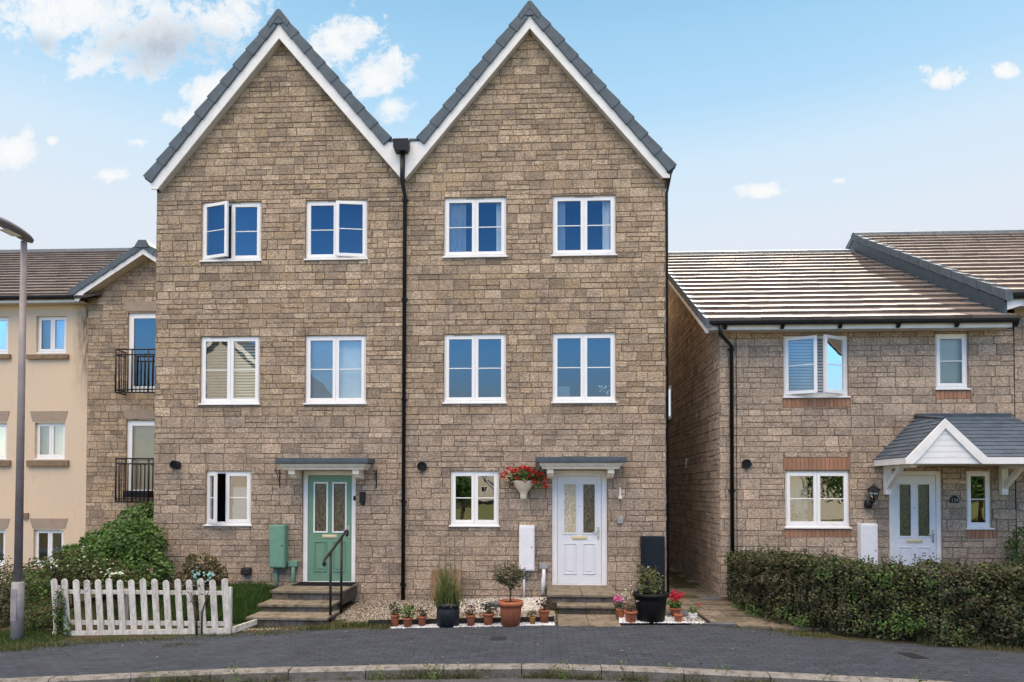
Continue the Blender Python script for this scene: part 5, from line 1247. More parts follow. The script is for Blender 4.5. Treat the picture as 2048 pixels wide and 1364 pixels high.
def hedge():
    rr = random.Random(51)
    # plan: polygon along the path edge then along the pavement
    a = G(1447, 1180, .08); b = G(1530, 1250, 0); c = G(1650, 1279, 0); d = G(1800, 1287, 0); e = G(2048, 1306, 0)
    spine = [(3.62, -.45), (3.70, -1.3), (3.97, -2.2), (4.75, -2.78), (6.0, -3.20), (8.2, -3.48), (10.4, -3.65)]
    t = thing('hedge', 'long clipped hedge with mottled green and brown leaves before the lower house', 'hedge', (spine[2][0], spine[2][1], 0))
    hz = [P(1447, 1104, -.5)[1], P(1500, 1107, -1.3)[1], P(1570, 1112, -2.2)[1], P(1650, 1127, -2.8)[1], P(1800, 1132, -3.3)[1], P(2040, 1119, -3.6)[1], 1.3]
    m = MB(); core = MB(); tot = 0; seg = []
    S_ = [(x_, y_, h_) for (x_, y_), h_ in zip(spine, hz)]; S_ = [S_[0]]+S_+[S_[-1]]; fine_ = []
    for i in range(1, len(S_)-2):
        for k in range(6):
            t_ = k/6; q_ = [Vector(S_[i+j]) for j in (-1, 0, 1, 2)]
            fine_.append(.5*((2*q_[1])+(q_[2]-q_[0])*t_+(2*q_[0]-5*q_[1]+4*q_[2]-q_[3])*t_*t_+(3*q_[1]-q_[0]-3*q_[2]+q_[3])*t_**3))
    fine_.append(Vector(S_[-2]))
    for p_, q_ in zip(fine_, fine_[1:]): seg.append((Vector((p_.x, p_.y, 0)), Vector((q_.x, q_.y, 0)), ((q_-p_).xy).length, p_.z, q_.z))
    hw = .44
    for p, q, L, h0, h1 in seg:
        T = (q-p).normalized(); Nn = Vector((-T.y, T.x, 0)); n = int(L*6200)+40
        for _ in range(n):
            u = rr.random(); h = h0+(h1-h0)*u; c_ = p.lerp(q, u)
            wob = .05*math.sin(c_.x*5.1)+.04*math.sin(c_.x*11.3+c_.y*7)+.045*math.sin(c_.x*23+c_.y*19); f = rr.random()
            if f < .30:   # top
                s = rr.uniform(-1, 1)*hw; z = h-abs(rr.gauss(0, .05))+wob*.6-(abs(s)/hw)**4*.08; up = (0, 0, 1.0)
            elif f < .86: # front
                z = rr.uniform(.02, 1)*h; s = -(hw+wob+.05*math.sin(z*9+c_.x*7)+.035*math.sin(z*21-c_.x*13)-abs(rr.gauss(0, .10))-.10*(z/h)**6-.25*max(0, .22-z)); up = tuple(-Nn*1.0+Vector((0, 0, .5)))
            else: z = rr.uniform(.02, 1)*h; s = hw-abs(rr.gauss(0, .06)); up = tuple(Nn)
            if f < .30 and rr.random() < .12: z += rr.uniform(0, .11)*(1 if math.sin(c_.x*17+c_.y*5) > -.2 else 0)
            pos = c_+Nn*s; patch = math.sin(pos.x*2.3+1.0)+math.sin(z*4+pos.x*1.7)
            col = rr.choice(HEDGE[3:6]) if rr.random() < .12+.26*patch*(1.2 if pos.x < 5.2 else .4) and pos.x < 6.5 else rr.choice(HEDGE)
            if rr.random() < .03: col = (.11, .17, .035)
            if rr.random() < .002: col = (.26, .06, .02)
            if pos.x > 4.2 and rr.random() < .06+.08*math.sin(pos.x*3.1): col = (.10, .17, .035)
            k = rr.uniform(.75, 1.35)
            leafquad(m, (pos.x, pos.y, z), .042*rr.uniform(.6, 1.35), .029*rr.uniform(.6, 1.35), tuple(x*k for x in col), rr, up, .2)
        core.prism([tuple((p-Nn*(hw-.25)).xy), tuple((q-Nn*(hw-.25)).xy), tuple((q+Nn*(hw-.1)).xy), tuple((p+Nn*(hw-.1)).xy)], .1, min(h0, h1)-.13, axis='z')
    # left end cap
    p = seg[0][0]
    for _ in range(2600):
        an = rr.uniform(math.pi*.3, math.pi*1.75); z = rr.uniform(.03, 1)*hz[0]; r = hw*rr.uniform(.75, 1.0); col = rr.choice(HEDGE); k = rr.uniform(.75, 1.3)
        leafquad(m, (p.x+r*math.cos(an), p.y+r*math.sin(an), z), .045, .032, tuple(x*k for x in col), rr, (math.cos(an), math.sin(an), .3), .2)
    sh = MB()
    for _ in range(110):      # stray shoots above the clipped line
        p, q, L, h0, h1 = rr.choice(seg); u = rr.random(); c_ = p.lerp(q, u); h = h0+(h1-h0)*u; x_, y_ = c_.x+rr.gauss(0, .2), c_.y+rr.gauss(0, .2); hh = rr.uniform(.04, .15); dx, dy = rr.gauss(0, .03), rr.gauss(0, .03)
        sh.tube([(x_, y_, h-.15), (x_+dx, y_+dy, h+hh)], [.003, .0015], 4)
        for i in range(9): f_ = rr.uniform(.5, 1); leafquad(m, (x_+dx*f_+rr.gauss(0, .012), y_+dy*f_+rr.gauss(0, .012), h-.15+(hh+.15)*f_), .036, .022, tuple(z_*1.25 for z_ in rr.choice(HEDGE)), rr, None, .3)
    for _ in range(16):       # patches of fresh growth low on the face
        p, q, L, h0, h1 = rr.choice(seg[:-6]); c_ = p.lerp(q, rr.random()); T = (q-p).normalized(); Nn = Vector((-T.y, T.x, 0)); c_ = c_-Nn*.47; zc = rr.choice([.12, .15, .25, h0*.85])
        for i in range(60): leafquad(m, (c_.x+rr.gauss(0, .07), c_.y+rr.gauss(0, .03), abs(zc+rr.gauss(0, .06))), .045, .026, tuple(z_*rr.uniform(.7, 1.2) for z_ in (.075, .135, .028)), rr, tuple(-Nn), .3)
    sh.build('shoot', M['bark'], t)
    m.build('foliage', M['hedge_leaf'], t)
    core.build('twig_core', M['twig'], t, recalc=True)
    s = MB()
    for p, q, L, h0, h1 in seg:
        for _ in range(int(L*14)):
            c_ = p.lerp(q, rr.random()); T = (q-p).normalized(); Nn = Vector((-T.y, T.x, 0)); c_ = c_-Nn*rr.uniform(.15, .42); z1 = rr.uniform(.4, 1)*h0
            s.tube([(c_.x, c_.y, 0), (c_.x+rr.gauss(0, .05), c_.y+rr.gauss(0, .04), z1*.5), (c_.x+rr.gauss(0, .1), c_.y+rr.gauss(0, .05), z1)], [.010, .007, .003], 4)
    s.build('stem', M['bark'], t)
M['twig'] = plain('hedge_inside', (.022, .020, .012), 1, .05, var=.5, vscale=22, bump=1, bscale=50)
hedge()
shrub('corner_bush', 'dark leafy bush at the right edge beside the house wall', [(at(2056, 1108, -.35), (.35, .3, .5))], GREEN[:3], .06, .04, 2600, [(at(2050, 1160, -.35)[0], -.35, 0, .5, .2)], 38)

for i, (tx, ty, tr, th_, lab) in enumerate(((-4.9, -25.5, 1.15, 3.6, 'small dark tree mirrored in the left light of the ground floor window'), (15.7, -25, 1.9, 3.8, 'round tree mirrored in the window past the alley'), (24.0, -26, 1.9, 4.4, 'broad tree mirrored in the narrow window beside the far door'))):
    rq = random.Random(90+i); tt = thing('street_tree', lab, 'tree', (tx, ty, 0), 'trees across the street'); m = MB()
    for q in range(9):
        cq = (tx+rq.uniform(-.5, .5)*tr, ty+rq.uniform(-.5, .5)*tr, th_*.62+rq.uniform(-.3, .3)*th_*.6); leaves(m, 320, ell(rq, cq, (tr*.6, tr*.6, th_*.2), .3), .16, .11, GREEN[:3], rq, .3, cq)
    m.build('crown', M['leaf'], tt); m = MB(); m.tube([(tx, ty, -.2), (tx+.05, ty, th_*.4), (tx, ty, th_*.8)], [.12, .09, .03], 8); m.build('trunk', M['bark'], tt)
# ---- grass, weeds, gravel
def blades(m, n, reg, hmin, hmax, cols, rr, zf, lean=.4, w=.006):
    for _ in range(n):
        x, y = reg(); z = zf(x, y); h = rr.uniform(hmin, hmax); a = rr.uniform(0, 6.28); l = h*rr.uniform(0, lean); dx, dy = math.cos(a)*l, math.sin(a)*l
        b = rr.uniform(0, 3.14); wx, wy = w*math.cos(b), w*math.sin(b); c = rr.choice(cols); k = rr.uniform(.7, 1.3); c = tuple(q*k for q in c)
        i = len(m.v); m.v += [(x-wx, y-wy, z-.01), (x+wx, y+wy, z-.01), (x+wx*.6+dx*.4, y+wy*.6+dy*.4, z+h*.6), (x-wx*.6+dx*.4, y-wy*.6+dy*.4, z+h*.6), (x+dx, y+dy, z+h)]
        m.fidx([i, i+1, i+2, i+3], c); m.fidx([i+3, i+2, i+4], c)
rr = random.Random(77); GR = [(.045, .10, .018), (.06, .12, .025), (.035, .075, .015)]; DRY = [(.10, .11, .035), (.15, .13, .06), (.07, .09, .03), (.18, .15, .08)]
m = MB()
blades(m, 9000, lambda: (rr.uniform(-5.9, -4.78), rr.uniform(-1.9, -.05)), .05, .16, GR, rr, gz, .7)
blades(m, 3500, lambda: (rr.uniform(-7.3, -5.8), rr.uniform(-2.0, -.1)), .04, .12, GR, rr, gz, .7)
blades(m, 5000, lambda: (rr.uniform(-9.5, -7.2), rr.uniform(-3.3, -2.4)), .02, .07, GR+DRY[:1], rr, lambda x, y: gz(x, max(y, ey(x)+.05)) if y > ey(x)-.05 else -5, .7)
tag(m.build('grass', M['leaf']), kind='stuff')
m = MB()
for (px, py, sp, n, hh) in ((700, 1252, .42, 900, .07), (640, 1258, .35, 500, .06), (760, 1256, .15, 200, .05), (540, 1268, .4, 220, .04), (300, 1280, .7, 420, .035), (430, 1272, .4, 200, .04), (360, 1290, .3, 160, .03), (200, 1285, .5, 260, .04), (90, 1292, .5, 420, .06), (20, 1300, .4, 420, .06), (1620, 1272, .4, 300, .04), (1860, 1287, .12, 300, .09), (1900, 1290, .2, 120, .05), (1480, 1255, .3, 120, .03), (2000, 1298, .4, 260, .05), (1560, 1262, .25, 160, .04)):
    c = G(px, py); blades(m, n, lambda: (rr.gauss(c[0], sp*.5), c[1]+rr.gauss(0, .07)), hh*.4, hh*1.4, DRY+GR[:1], rr, lambda x, y: zp(x)+.002, .8, .005)
for k in range(70):   # tufts rooted in the joint between kerb and road, and behind the kerb
    x = rr.choice([rr.uniform(-6.5, 6.5), rr.uniform(-1.5, 3.0)]); s = rr.choice([.5, 1, 1, 1.8]); y0 = ky(x)-.15
    blades(m, int(18*s), lambda: (rr.gauss(x, .07*s), y0+rr.gauss(0, .015)), .03, .09*s, DRY+GR, rr, lambda a, b: zp(a)-.125, .7, .005)
    leaves(m, int(46*s), lambda: (rr.gauss(x, .09*s), y0+rr.gauss(0, .02), zp(x)-.12+abs(rr.gauss(0, .045*s))), .026, .014, [(.085, .11, .035), (.11, .13, .05), (.07, .07, .035), (.13, .11, .06)], rr, .2)
for (px, py) in ((1125, 1335), (1335, 1333), (1650, 1350), (1240, 1333), (870, 1338), (760, 1341), (1440, 1340), (1830, 1360), (480, 1345), (320, 1350)):
    c = G(px, py)
    for j in range(3): leaves(m, 26, lambda: (c[0]+rr.gauss(0, .05), c[1]+rr.gauss(0, .03)-.1, zp(c[0])-.1+abs(rr.gauss(0, .10))), .03, .016, [(.11, .16, .04), (.14, .18, .06)], rr, .2)
tag(m.build('weeds', M['leaf']), kind='stuff')
m = MB()
for _ in range(420):
    x = rr.uniform(-8.5, 8.8); t_ = rr.random()**1.7; y = ey(x)-.03+(ky(x)-ey(x))*t_; z = zp(x)+.004
    a = rr.uniform(0, 6.28); s = rr.uniform(.010, .03); c = rr.choice([(.10, .065, .03), (.06, .05, .03), (.16, .12, .06), (.05, .07, .02), (.28, .26, .22)])
    m.face([(x+s*math.cos(a), y+s*math.sin(a), z), (x+s*.5*math.cos(a+1.7), y+s*.5*math.sin(a+1.7), z+.006), (x-s*math.cos(a), y-s*math.sin(a), z+.002), (x-s*.5*math.cos(a+1.7), y-s*.5*math.sin(a+1.7), z+.008)], c)
tag(m.build('leaf_litter', M['leaf']), kind='stuff')
def stones(m, n, reg, s0, s1, cols, rr, zf):
    for _ in range(n):
        x, y = reg(); s = rr.uniform(s0, s1); z = zf(x, y)+s*rr.uniform(.1, .5); c = rr.choice(cols); k = rr.uniform(.75, 1.2); c = tuple(q*k for q in c)
        ax = [Vector((rr.gauss(0, 1), rr.gauss(0, 1), rr.gauss(0, 1))) for _ in range(2)]; u = ax[0].normalized(); v = u.cross(ax[1]).normalized(); w = u.cross(v); o = Vector((x, y, z)); i = len(m.v)
        m.v += [tuple(o+u*s), tuple(o-u*s*.9), tuple(o+v*s*.7), tuple(o-v*s*.75), tuple(o+w*s*.55), tuple(o-w*s*.6)]
        for f in ((0, 2, 4), (2, 1, 4), (1, 3, 4), (3, 0, 4), (2, 0, 5), (1, 2, 5), (3, 1, 5), (0, 3, 5)): m.fidx([i+q for q in f], c)
BE = [(.30, .24, .165), (.37, .31, .23), (.24, .185, .125), (.42, .38, .31), (.19, .15, .11)]; WH = [(.72, .72, .72), (.62, .63, .66), (.8, .8, .8)]
m = MB(); rr = random.Random(15)
def bed():
    while True:
        x = rr.uniform(-3.45, .16); y = rr.uniform(-2.05, -.02)
        if x < -3.2 and y < -1.6: continue
        if x > .0 and y > -1.2: continue
        return x, y
stones(m, 15000, bed, .008, .022, BE+[(.5, .47, .41)], rr, gz)
def pale():
    while True:
        x = rr.gauss(-.15, .28) if rr.random() < .6 else rr.uniform(-1.9, 0); y = rr.uniform(-1.3, -.05)
        if -2 < x < .02: return x, y
stones(m, 2600, pale, .010, .026, [(.62, .58, .52), (.72, .70, .66), (.5, .46, .4)], rr, lambda x, y: gz(x, y)+.006)
stones(m, 500, lambda: (rr.uniform(1.22, 1.75), rr.uniform(-1.7, -.3)), .010, .022, BE, rr, lambda x, y: gz(x, y)+.006)
stones(m, 260, lambda: (rr.gauss(-4.6, .3), rr.gauss(-2.25, .05)), .008, .02, BE, rr, lambda x, y: zp(x))
tag(m.build('gravel', M['pebble']), kind='stuff')
m = MB()
stones(m, 2600, lambda: (rr.uniform(-2.35, .14), rr.uniform(-2.36, -2.12)), .008, .018, WH, rr, lambda x, y: zp(x))
w0 = G(1238, 1250); w1 = G(1412, 1250); w2 = G(1380, 1226); w3 = G(1240, 1226)
def wb():
    while True:
        u, v = rr.random(), rr.random(); x = (w0[0]*(1-u)+w1[0]*u)*(1-v)+(w3[0]*(1-u)+w2[0]*u)*v; return x, w0[1]+.02+(w2[1]-w0[1]+.05)*v
stones(m, 3600, wb, .007, .016, WH, rr, lambda x, y: .03)
tag(m.build('white_stones', M['pebble']), kind='stuff')
m = MB(); m.face([(w0[0], w0[1]+.01, .027), (w1[0], w1[1]+.01, .027), (w2[0], w2[1]+.05, .03), (w3[0], w3[1]+.05, .03)]); tag(m.build('white_stone_bed', M['white_box']), kind='structure')
m = MB()
for a, b in ((-2.75, -1.35), (-1.34, .14)): m.prism([(a, zp(a)-.02), (b, zp(b)-.02), (b, zp(b)+.085), (a, zp(a)+.085)], -2.10, -2.06)
tag(m.build('bed_edging', M['timber'], None, .004, recalc=True), kind='structure')
m = MB(); m.prism([(w1[0]+.02, w1[1]), (w1[0]+.06, w1[1]), (w2[0]+.06, w2[1]+.05), (w2[0]+.02, w2[1]+.05)], .0, .06, axis='z'); m.prism([(w3[0], w3[1]+.05), (w2[0]+.06, w2[1]+.05), (w2[0]+.06, w2[1]+.09), (w3[0], w3[1]+.09)], .0, .06, axis='z'); tag(m.build('bed_edging', M['timber'], None, 0, recalc=True), kind='structure')

# ------------------------------------------------------------------ POTS
def pot_profile(rt, rb, h, rim): return [(.002, 0), (rb, 0), (rb+.6*(rt-rb)*.8, h*.72), (rt*.90, h-rim), (rt, h-rim), (rt, h), (rt*.88, h), (rt*.84, h*.86)]
def pot(label, px0, px1, pyt, pyb, mat, plant, seed, group='small terracotta pots along the beds', cat='potted plant', taper=.68, rim=None, dz=0.0, name='potted_plant'):
    cx = (px0+px1)/2; x, y = G(cx, pyb-1); y += .06; d = y-CAM.y
    w = (px1-px0)*d/F_PX; h = (pyb-pyt)*d/F_PX*1.02; z = zp(x)+.008+dz
    t = thing(name, label, cat, (x, y, z), group)
    rt = w/2; m = MB(); m.lathe(pot_profile(rt, rt*taper, h, rim or h*.2), x, y, z, 24); m.build('pot', M[mat], t)
    s = MB(); s.lathe([(.002, 0), (rt*.85, 0)], x, y, z+h*.9, 18); s.build('soil', M['soil'], t)
    if plant: plant(t, x, y, z+h*.9, rt, random.Random(seed))
    return t
def leafy(n, r, h, L, W, cols, flowers=None, stemh=.5):
    def f(t, x, y, z, rt, rr):
        m = MB()
        leaves(m, n, ell(rr, (x, y, z+h*.5), (r, r, h*.55), .2), L, W, cols, rr, .4, (x, y, z)); m.build('plant', M['leaf'], t)
        s = MB()
        for k in range(5): a = rr.uniform(0, 6.28); s.tube([(x, y, z-.01), (x+r*.4*math.cos(a), y+r*.4*math.sin(a), z+h*.5)], .003, 4)
        s.build('stem', M['bark'], t)
        if flowers:
            q = MB()
            for (ox, oz, rad, col, cnt) in flowers:
                for _ in range(cnt): leafquad(q, (x+ox+rr.gauss(0, rad), y-.02+rr.gauss(0, rad*.7), z+oz+rr.gauss(0, rad*.8)), .042, .036, tuple(c*rr.uniform(.75, 1.15) for c in col), rr, (0, -.8, .6))
            q.build('flower', M['petal'], t)
    return f
BR = [(.05, .035, .022), (.07, .045, .025), (.04, .045, .02), (.09, .07, .04)]
pot('small terracotta pot of dull seedlings, leftmost of the row by the downpipe', 779, 798, 1233, 1256, 'terracotta', leafy(110, .10, .2, .045, .028, BR+GREEN[2:3]), 1)
pot('small terracotta pot with bright green leafy plant, near the downpipe', 803, 825, 1239, 1257, 'terracotta', leafy(150, .13, .24, .05, .034, GREEN), 2)
pot('small terracotta pot of brown stalks beside the dark round planter', 833, 852, 1236, 1255, 'terracotta', leafy(90, .09, .15, .04, .024, BR), 3)
pot('little terracotta pot with pink flecked dark plant just right of the dark planter', 931, 950, 1234, 1255, 'terracotta', leafy(110, .10, .18, .04, .026, BR, [(0, .12, .04, (.6, .3, .3), 10)]), 4)
pot('small wide terracotta pot of dark leaves left of the large terracotta pot', 964, 988, 1230, 1253, 'terracotta', leafy(150, .12, .18, .045, .03, [(.035, .04, .022), (.06, .05, .03)], [(.12, .05, .02, (.5, .25, .25), 5)]), 5)
pot('tiny ochre pot with thin stalks right of the large terracotta pot', 1058, 1071, 1237, 1251, 'ochre', leafy(60, .08, .12, .035, .02, BR), 6, taper=.8)
pot('terracotta pot with dark red leaves against the white door steps', 1077, 1100, 1223, 1248, 'terracotta', leafy(90, .13, .22, .05, .035, [(.05, .018, .02), (.07, .03, .025), (.04, .03, .02)]), 7)
pot('terracotta pot with one pink cyclamen bloom beside the steps', 1233, 1252, 1221, 1241, 'terracotta', leafy(80, .09, .12, .05, .04, [(.06, .09, .05), (.1, .12, .08)], [(-.03, .16, .035, (.75, .16, .45), 46)]), 8)
pot('terracotta pot of brown spent stems left of the large black tub', 1249, 1276, 1226, 1250, 'terracotta', leafy(150, .13, .26, .035, .022, BR+[(.13, .11, .08)], [(-.02, .25, .07, (.5, .48, .42), 26)]), 9)
pot('terracotta pot with deep red flower cluster right of the black tub', 1340, 1364, 1219, 1239, 'terracotta', leafy(110, .12, .14, .055, .045, GREEN[:3], [(0, .20, .055, (.50, .015, .05), 95)]), 10)
pot('little empty terracotta pot standing before the red flowers', 1349, 1367, 1233, 1250, 'terracotta', None, 11)
pot('small pale jar with a thin plant on the white stones near the path', 1378, 1396, 1230, 1244, 'white_box', leafy(60, .09, .12, .04, .02, GREEN[1:3], [(.09, .15, .018, (.45, .02, .06), 9)]), 12, None, taper=.9)
def grassy(t, x, y, z, rt, rr):
    m = MB(); cols = [(.10, .14, .035), (.13, .17, .05), (.07, .11, .03), (.16, .17, .07)]
    blades(m, 190, lambda: (x+rr.gauss(-.03, rt*.36), y+rr.gauss(0, rt*.4)), .2, .80, cols, rr, lambda a, b: z, .55, .006)
    blades(m, 260, lambda: (x+rr.gauss(0, rt*.5), y+rr.gauss(0, rt*.4)), .1, .36, cols, rr, lambda a, b: z, .9, .006)
    leaves(m, 240, lambda: (x+rr.gauss(-.03, rt*.55), y+rr.gauss(0, rt*.5), z+abs(rr.gauss(0, .27))), .08, .014, cols, rr, .1)
    m.build('plant', M['leaf'], t)
    for ox, hh in ((-.05, .98), (.10, 1.02)):
        c = MB(); c.tube([(x+ox, y+.05, z-.05), (x+ox*.9, y+.08, z+hh)], .006, 5); c.build('cane', M['cane'], t)
pot('dark round planter of tall feathery green grass with two canes', 871, 919, 1210, 1254, 'navy_pot', grassy, 20, None, taper=.94, rim=.05)
def shrubby(t, x, y, z, rt, rr):
    s = MB(); s.tube([(x, y, z-.02), (x-.01, y, z+.18), (x+.02, y, z+.32)], [.014, .012, .008], 6)
    for k in range(9): a = rr.uniform(0, 6.28); s.tube([(x, y, z+.2), (x+.13*math.cos(a), y+.13*math.sin(a), z+.38), (x+.24*math.cos(a), y+.2*math.sin(a), z+.5+rr.uniform(-.1, .1))], [.007, .005, .002], 5)
    s.build('trunk', M['bark'], t); m = MB(); c2 = [(.06, .075, .03), (.08, .09, .035), (.05, .06, .025), (.10, .08, .05)]
    for c, r in (((x-.03, y, z+.50), (.24, .22, .14)), ((x+.12, y, z+.42), (.2, .18, .10)), ((x-.15, y, z+.38), (.14, .14, .1)), ((x, y, z+.3), (.16, .15, .1))): leaves(m, 260, ell(rr, c, r, .2), .042, .022, c2, rr, .5, c)
    m.build('foliage', M['leaf'], t)
pot('large terracotta pot holding a small spreading evergreen shrub', 996, 1046, 1206, 1253, 'terracotta', shrubby, 21, None, taper=.74)
def tubplant(t, x, y, z, rt, rr):
    m = MB(); c2 = [(.11, .125, .05), (.15, .16, .08), (.08, .10, .035), (.17, .17, .11), (.16, .17, .03)]
    s = MB()
    for k in range(20):
        a = rr.uniform(0, 6.28); r = rt*.65*math.sqrt(rr.random()); hx, hy = x+r*math.cos(a), y+r*math.sin(a); hh = rr.uniform(.2, .5); tx, ty = hx+rr.gauss(0, .05), hy+rr.gauss(0, .05)
        s.tube([(hx, hy, z-.03), (tx, ty, z+hh)], [.005, .003], 4)
        for i in range(24): q = rr.uniform(.1, 1); leaves(m, 1, lambda: (hx+(tx-hx)*q+rr.gauss(0, .03), hy+(ty-hy)*q+rr.gauss(0, .03), z+hh*q), .06, .045, c2, rr, .5)
    m.build('plant', M['leaf'], t); s.build('stem', M['bark'], t)
pot('large black tub holding a variegated leafy shrub before the dark cabinet', 1267, 1338, 1190, 1247, 'black_pot', tubplant, 22, None, taper=.76, rim=.06)

# wall urn of red geraniums
def urn():
    x, z = P(1047, 967, -.12); y = -.13; rr = random.Random(8)
    t = thing('wall_planter', 'cream urn on the wall overflowing with red flowers beside the white door', 'wall planter', (x, y, z))
    prof = [(a_*1.22, b_*1.22) for a_, b_ in [(.045, -.235), (.05, -.235), (.05, -.20), (.052, -.17), (.06, -.14), (.085, -.10), (.115, -.065), (.12, -.05), (.135, -.03), (.15, .02), (.155, .04), (.13, .045)]]
    m = MB(); m.lathe(prof, x, y, z, 20, sy=.85); m.build('urn', M['urn'], t)
    m = MB(); leaves(m, 420, ell(rr, (x+.05, y-.03, z+.15), (.36, .17, .15), .2), .06, .05, GREEN[:3], rr, .4, (x, y, z)); leaves(m, 60, lambda: (x-.24+rr.gauss(0, .06), y-.03, z+.0+rr.gauss(0, .05)), .05, .035, [(.10, .10, .05), (.2, .19, .12)], rr); leaves(m, 60, lambda: (x+.3+rr.gauss(0, .06), y-.03, z+.03+rr.gauss(0, .07)), .05, .035, GREEN[:2], rr); m.build('foliage', M['leaf'], t)
    m = MB(); pos = [(.0+.062*i, .285-.012*abs(i)**1.6) for i in range(-3, 5)]+[(-.37, .12), (-.33, .20), (-.26, .27), (.38, .02), (.41, -.05), (.31, .17), (-.10, .10), (.03, .06), (.12, .14), (.2, .03), (.40, .10)]
    for ox, oz in pos:
        for _ in range(24): leafquad(m, (x+ox+rr.gauss(0, .024), y-.15+rr.gauss(0, .03), z+oz+rr.gauss(0, .021)), .034, .030, tuple(c*rr.uniform(.55, 1.15) for c in (.52, .014, .018)), rr, (0, -.9, .5))
    for ox, oz in ((-.27, .27), (.03, .31), (.06, .30)):
        m.tube([(x+ox*.8, y-.1, z+.2), (x+ox, y-.1, z+oz)], .003, 4, (.10, .05, .03))
        for _ in range(10): leafquad(m, (x+ox+rr.gauss(0, .02), y-.1, z+oz+rr.gauss(0, .015)), .025, .02, (.45, .05, .06), rr)
    m.build('flower', M['petal'], t)
urn()
# cabinet at the corner
x0, z1 = P(1284, 1073, -.22); x1 = P(1330, 1073, -.22)[0]
t = thing('storage_cabinet', 'tall dark navy cabinet standing at the corner by the alley', 'cabinet', ((x0+x1)/2, -.12, .1))
m = MB(); m.box(x0, x1, -.20, -.02, .08, z1); m.build('body', M['cabinet'], t, .01)
m = MB(); m.box(x0+.035, x1-.015, -.215, -.201, .12, z1-.03); m.build('door', M['cabinet'], t, .006)
m = MB(); m.lathe([(.002, -.216), (.014, -.216), (.014, -.226), (.002, -.228)], x0+.11, 0, P(1294, 1134, -.22)[1], 12, axis='y'); m.build('knob', M['upvc'], t)
# stone slab leaning on the wall
x0, z1 = P(864, 1139, -.06); x1 = P(923, 1139, -.06)[0]
m = MB(); m.prism([(-.22, gz(-1.9, -.2)-.02), (-.16, gz(-1.9, -.2)-.02), (-.02, z1), (-.08, z1)], x0, x1, axis='x'); tag(m.build('stone_slab', M['lean'], None, .01, recalc=True), 'plain buff stone slab leaning on the wall behind the tall grass', 'stone slab')
sx, sy = G(990, 1214, .03); m = MB(); zq = gz(sx, sy)
m.prism([(sx-.16, sy-.12), (sx+.10, sy-.14), (sx+.2, sy+.06), (sx-.02, sy+.16), (sx-.17, sy+.05)], zq+.02, zq+.075, axis='z', xf=lambda p: (p[0], p[1], p[2]+(p[0]-sx)*.25)); tag(m.build('slate_piece', M['slate'], None, .012, recalc=True), 'rough grey slate lying on the gravel behind the large terracotta pot', 'slate')
# covers in the pavement
for (px0, px1, pya, pyb, lab) in ((980, 1013, 1273, 1281, 'small dark stop tap cover in the pavement before the large terracotta pot'), (1825, 1868, 1306, 1320, 'square dark inspection cover in the pavement before the hedge')):
    a = G(px0, pyb); b = G(px1, pyb); c = G((px0+px1)/2-(8 if px0 > 1500 else 0), pya)
    sk = -.0 if px0 < 1500 else -.06
    t = thing('access_cover', lab, 'access cover', (a[0], a[1], 0), 'covers set in the pavement')
    m = MB(); m.prism([(a[0], a[1]), (b[0], b[1]), (b[0]+sk, c[1]), (a[0]+sk, c[1])], zp(a[0])+.0005, zp(a[0])+.006, axis='z'); m.build('frame', M['grey_iron'] if px0 > 1500 else M['timber'], t, recalc=True)
    m = MB(); e = .018; m.prism([(a[0]+e, a[1]+e), (b[0]-e, b[1]+e), (b[0]+sk-e, c[1]-e), (a[0]+sk+e, c[1]-e)], zp(a[0])+.0062, zp(a[0])+.009, axis='z'); m.build('lid', M['navy_pot'], t, recalc=True)

# ------------------------------------------------------------------ LIGHT
SUN_AZ, SUN_EL = math.radians(17), math.radians(34.5)
ld = Vector((math.sin(SUN_AZ)*math.cos(SUN_EL), math.cos(SUN_AZ)*math.cos(SUN_EL), math.sin(SUN_EL)))
sl = bpy.data.lights.new('sun', 'SUN'); sl.energy = 4.4; sl.angle = math.radians(.5); sl.color = (1, .90, .76)
so = bpy.data.objects.new('sun', sl); COL.objects.link(so); so.rotation_euler = ld.to_track_quat('Z', 'Y').to_euler(); so.location = (20, 60, 40)

w = bpy.data.worlds.new('World'); sc.world = w; w.use_nodes = True; nt = w.node_tree; nt.nodes.clear()
out = nt.nodes.new('ShaderNodeOutputWorld'); bg = nt.nodes.new('ShaderNodeBackground'); nt.links.new(bg.outputs[0], out.inputs[0])
sky = nt.nodes.new('ShaderNodeTexSky'); sky.sky_type = 'NISHITA'; sky.sun_disc = False; sky.sun_elevation = SUN_EL; sky.sun_rotation = SUN_AZ; sky.dust_density = .6; sky.air_density = 1.0; sky.ozone_density = 1.5
tc = nt.nodes.new('ShaderNodeTexCoord'); sp = nt.nodes.new('ShaderNodeSeparateXYZ'); nt.links.new(tc.outputs['Generated'], sp.inputs[0])
X, Yd, Z = sp.outputs
el = math_(nt, 'DIVIDE', Z, math_(nt, 'SQRT', math_(nt, 'ADD', math_(nt, 'MULTIPLY', X, X), math_(nt, 'MULTIPLY', Yd, Yd))))
# clear-sky colour towards the sun side, by height
def lin(r, g, b): return tuple(((c/255)/12.92 if c/255 <= .04045 else ((c/255+.055)/1.055)**2.4) for c in (r, g, b))
grad = ramp_(nt, el, [(0.0, lin(220, 229, 240)), (.34, lin(226, 235, 246)), (.45, lin(212, 234, 251)), (.54, lin(180, 221, 250)), (.66, lin(160, 208, 242)), (.85, lin(118, 178, 225)), (1.0, lin(80, 150, 210))])
SKY_GAIN = 1.0; BACK = 1.0
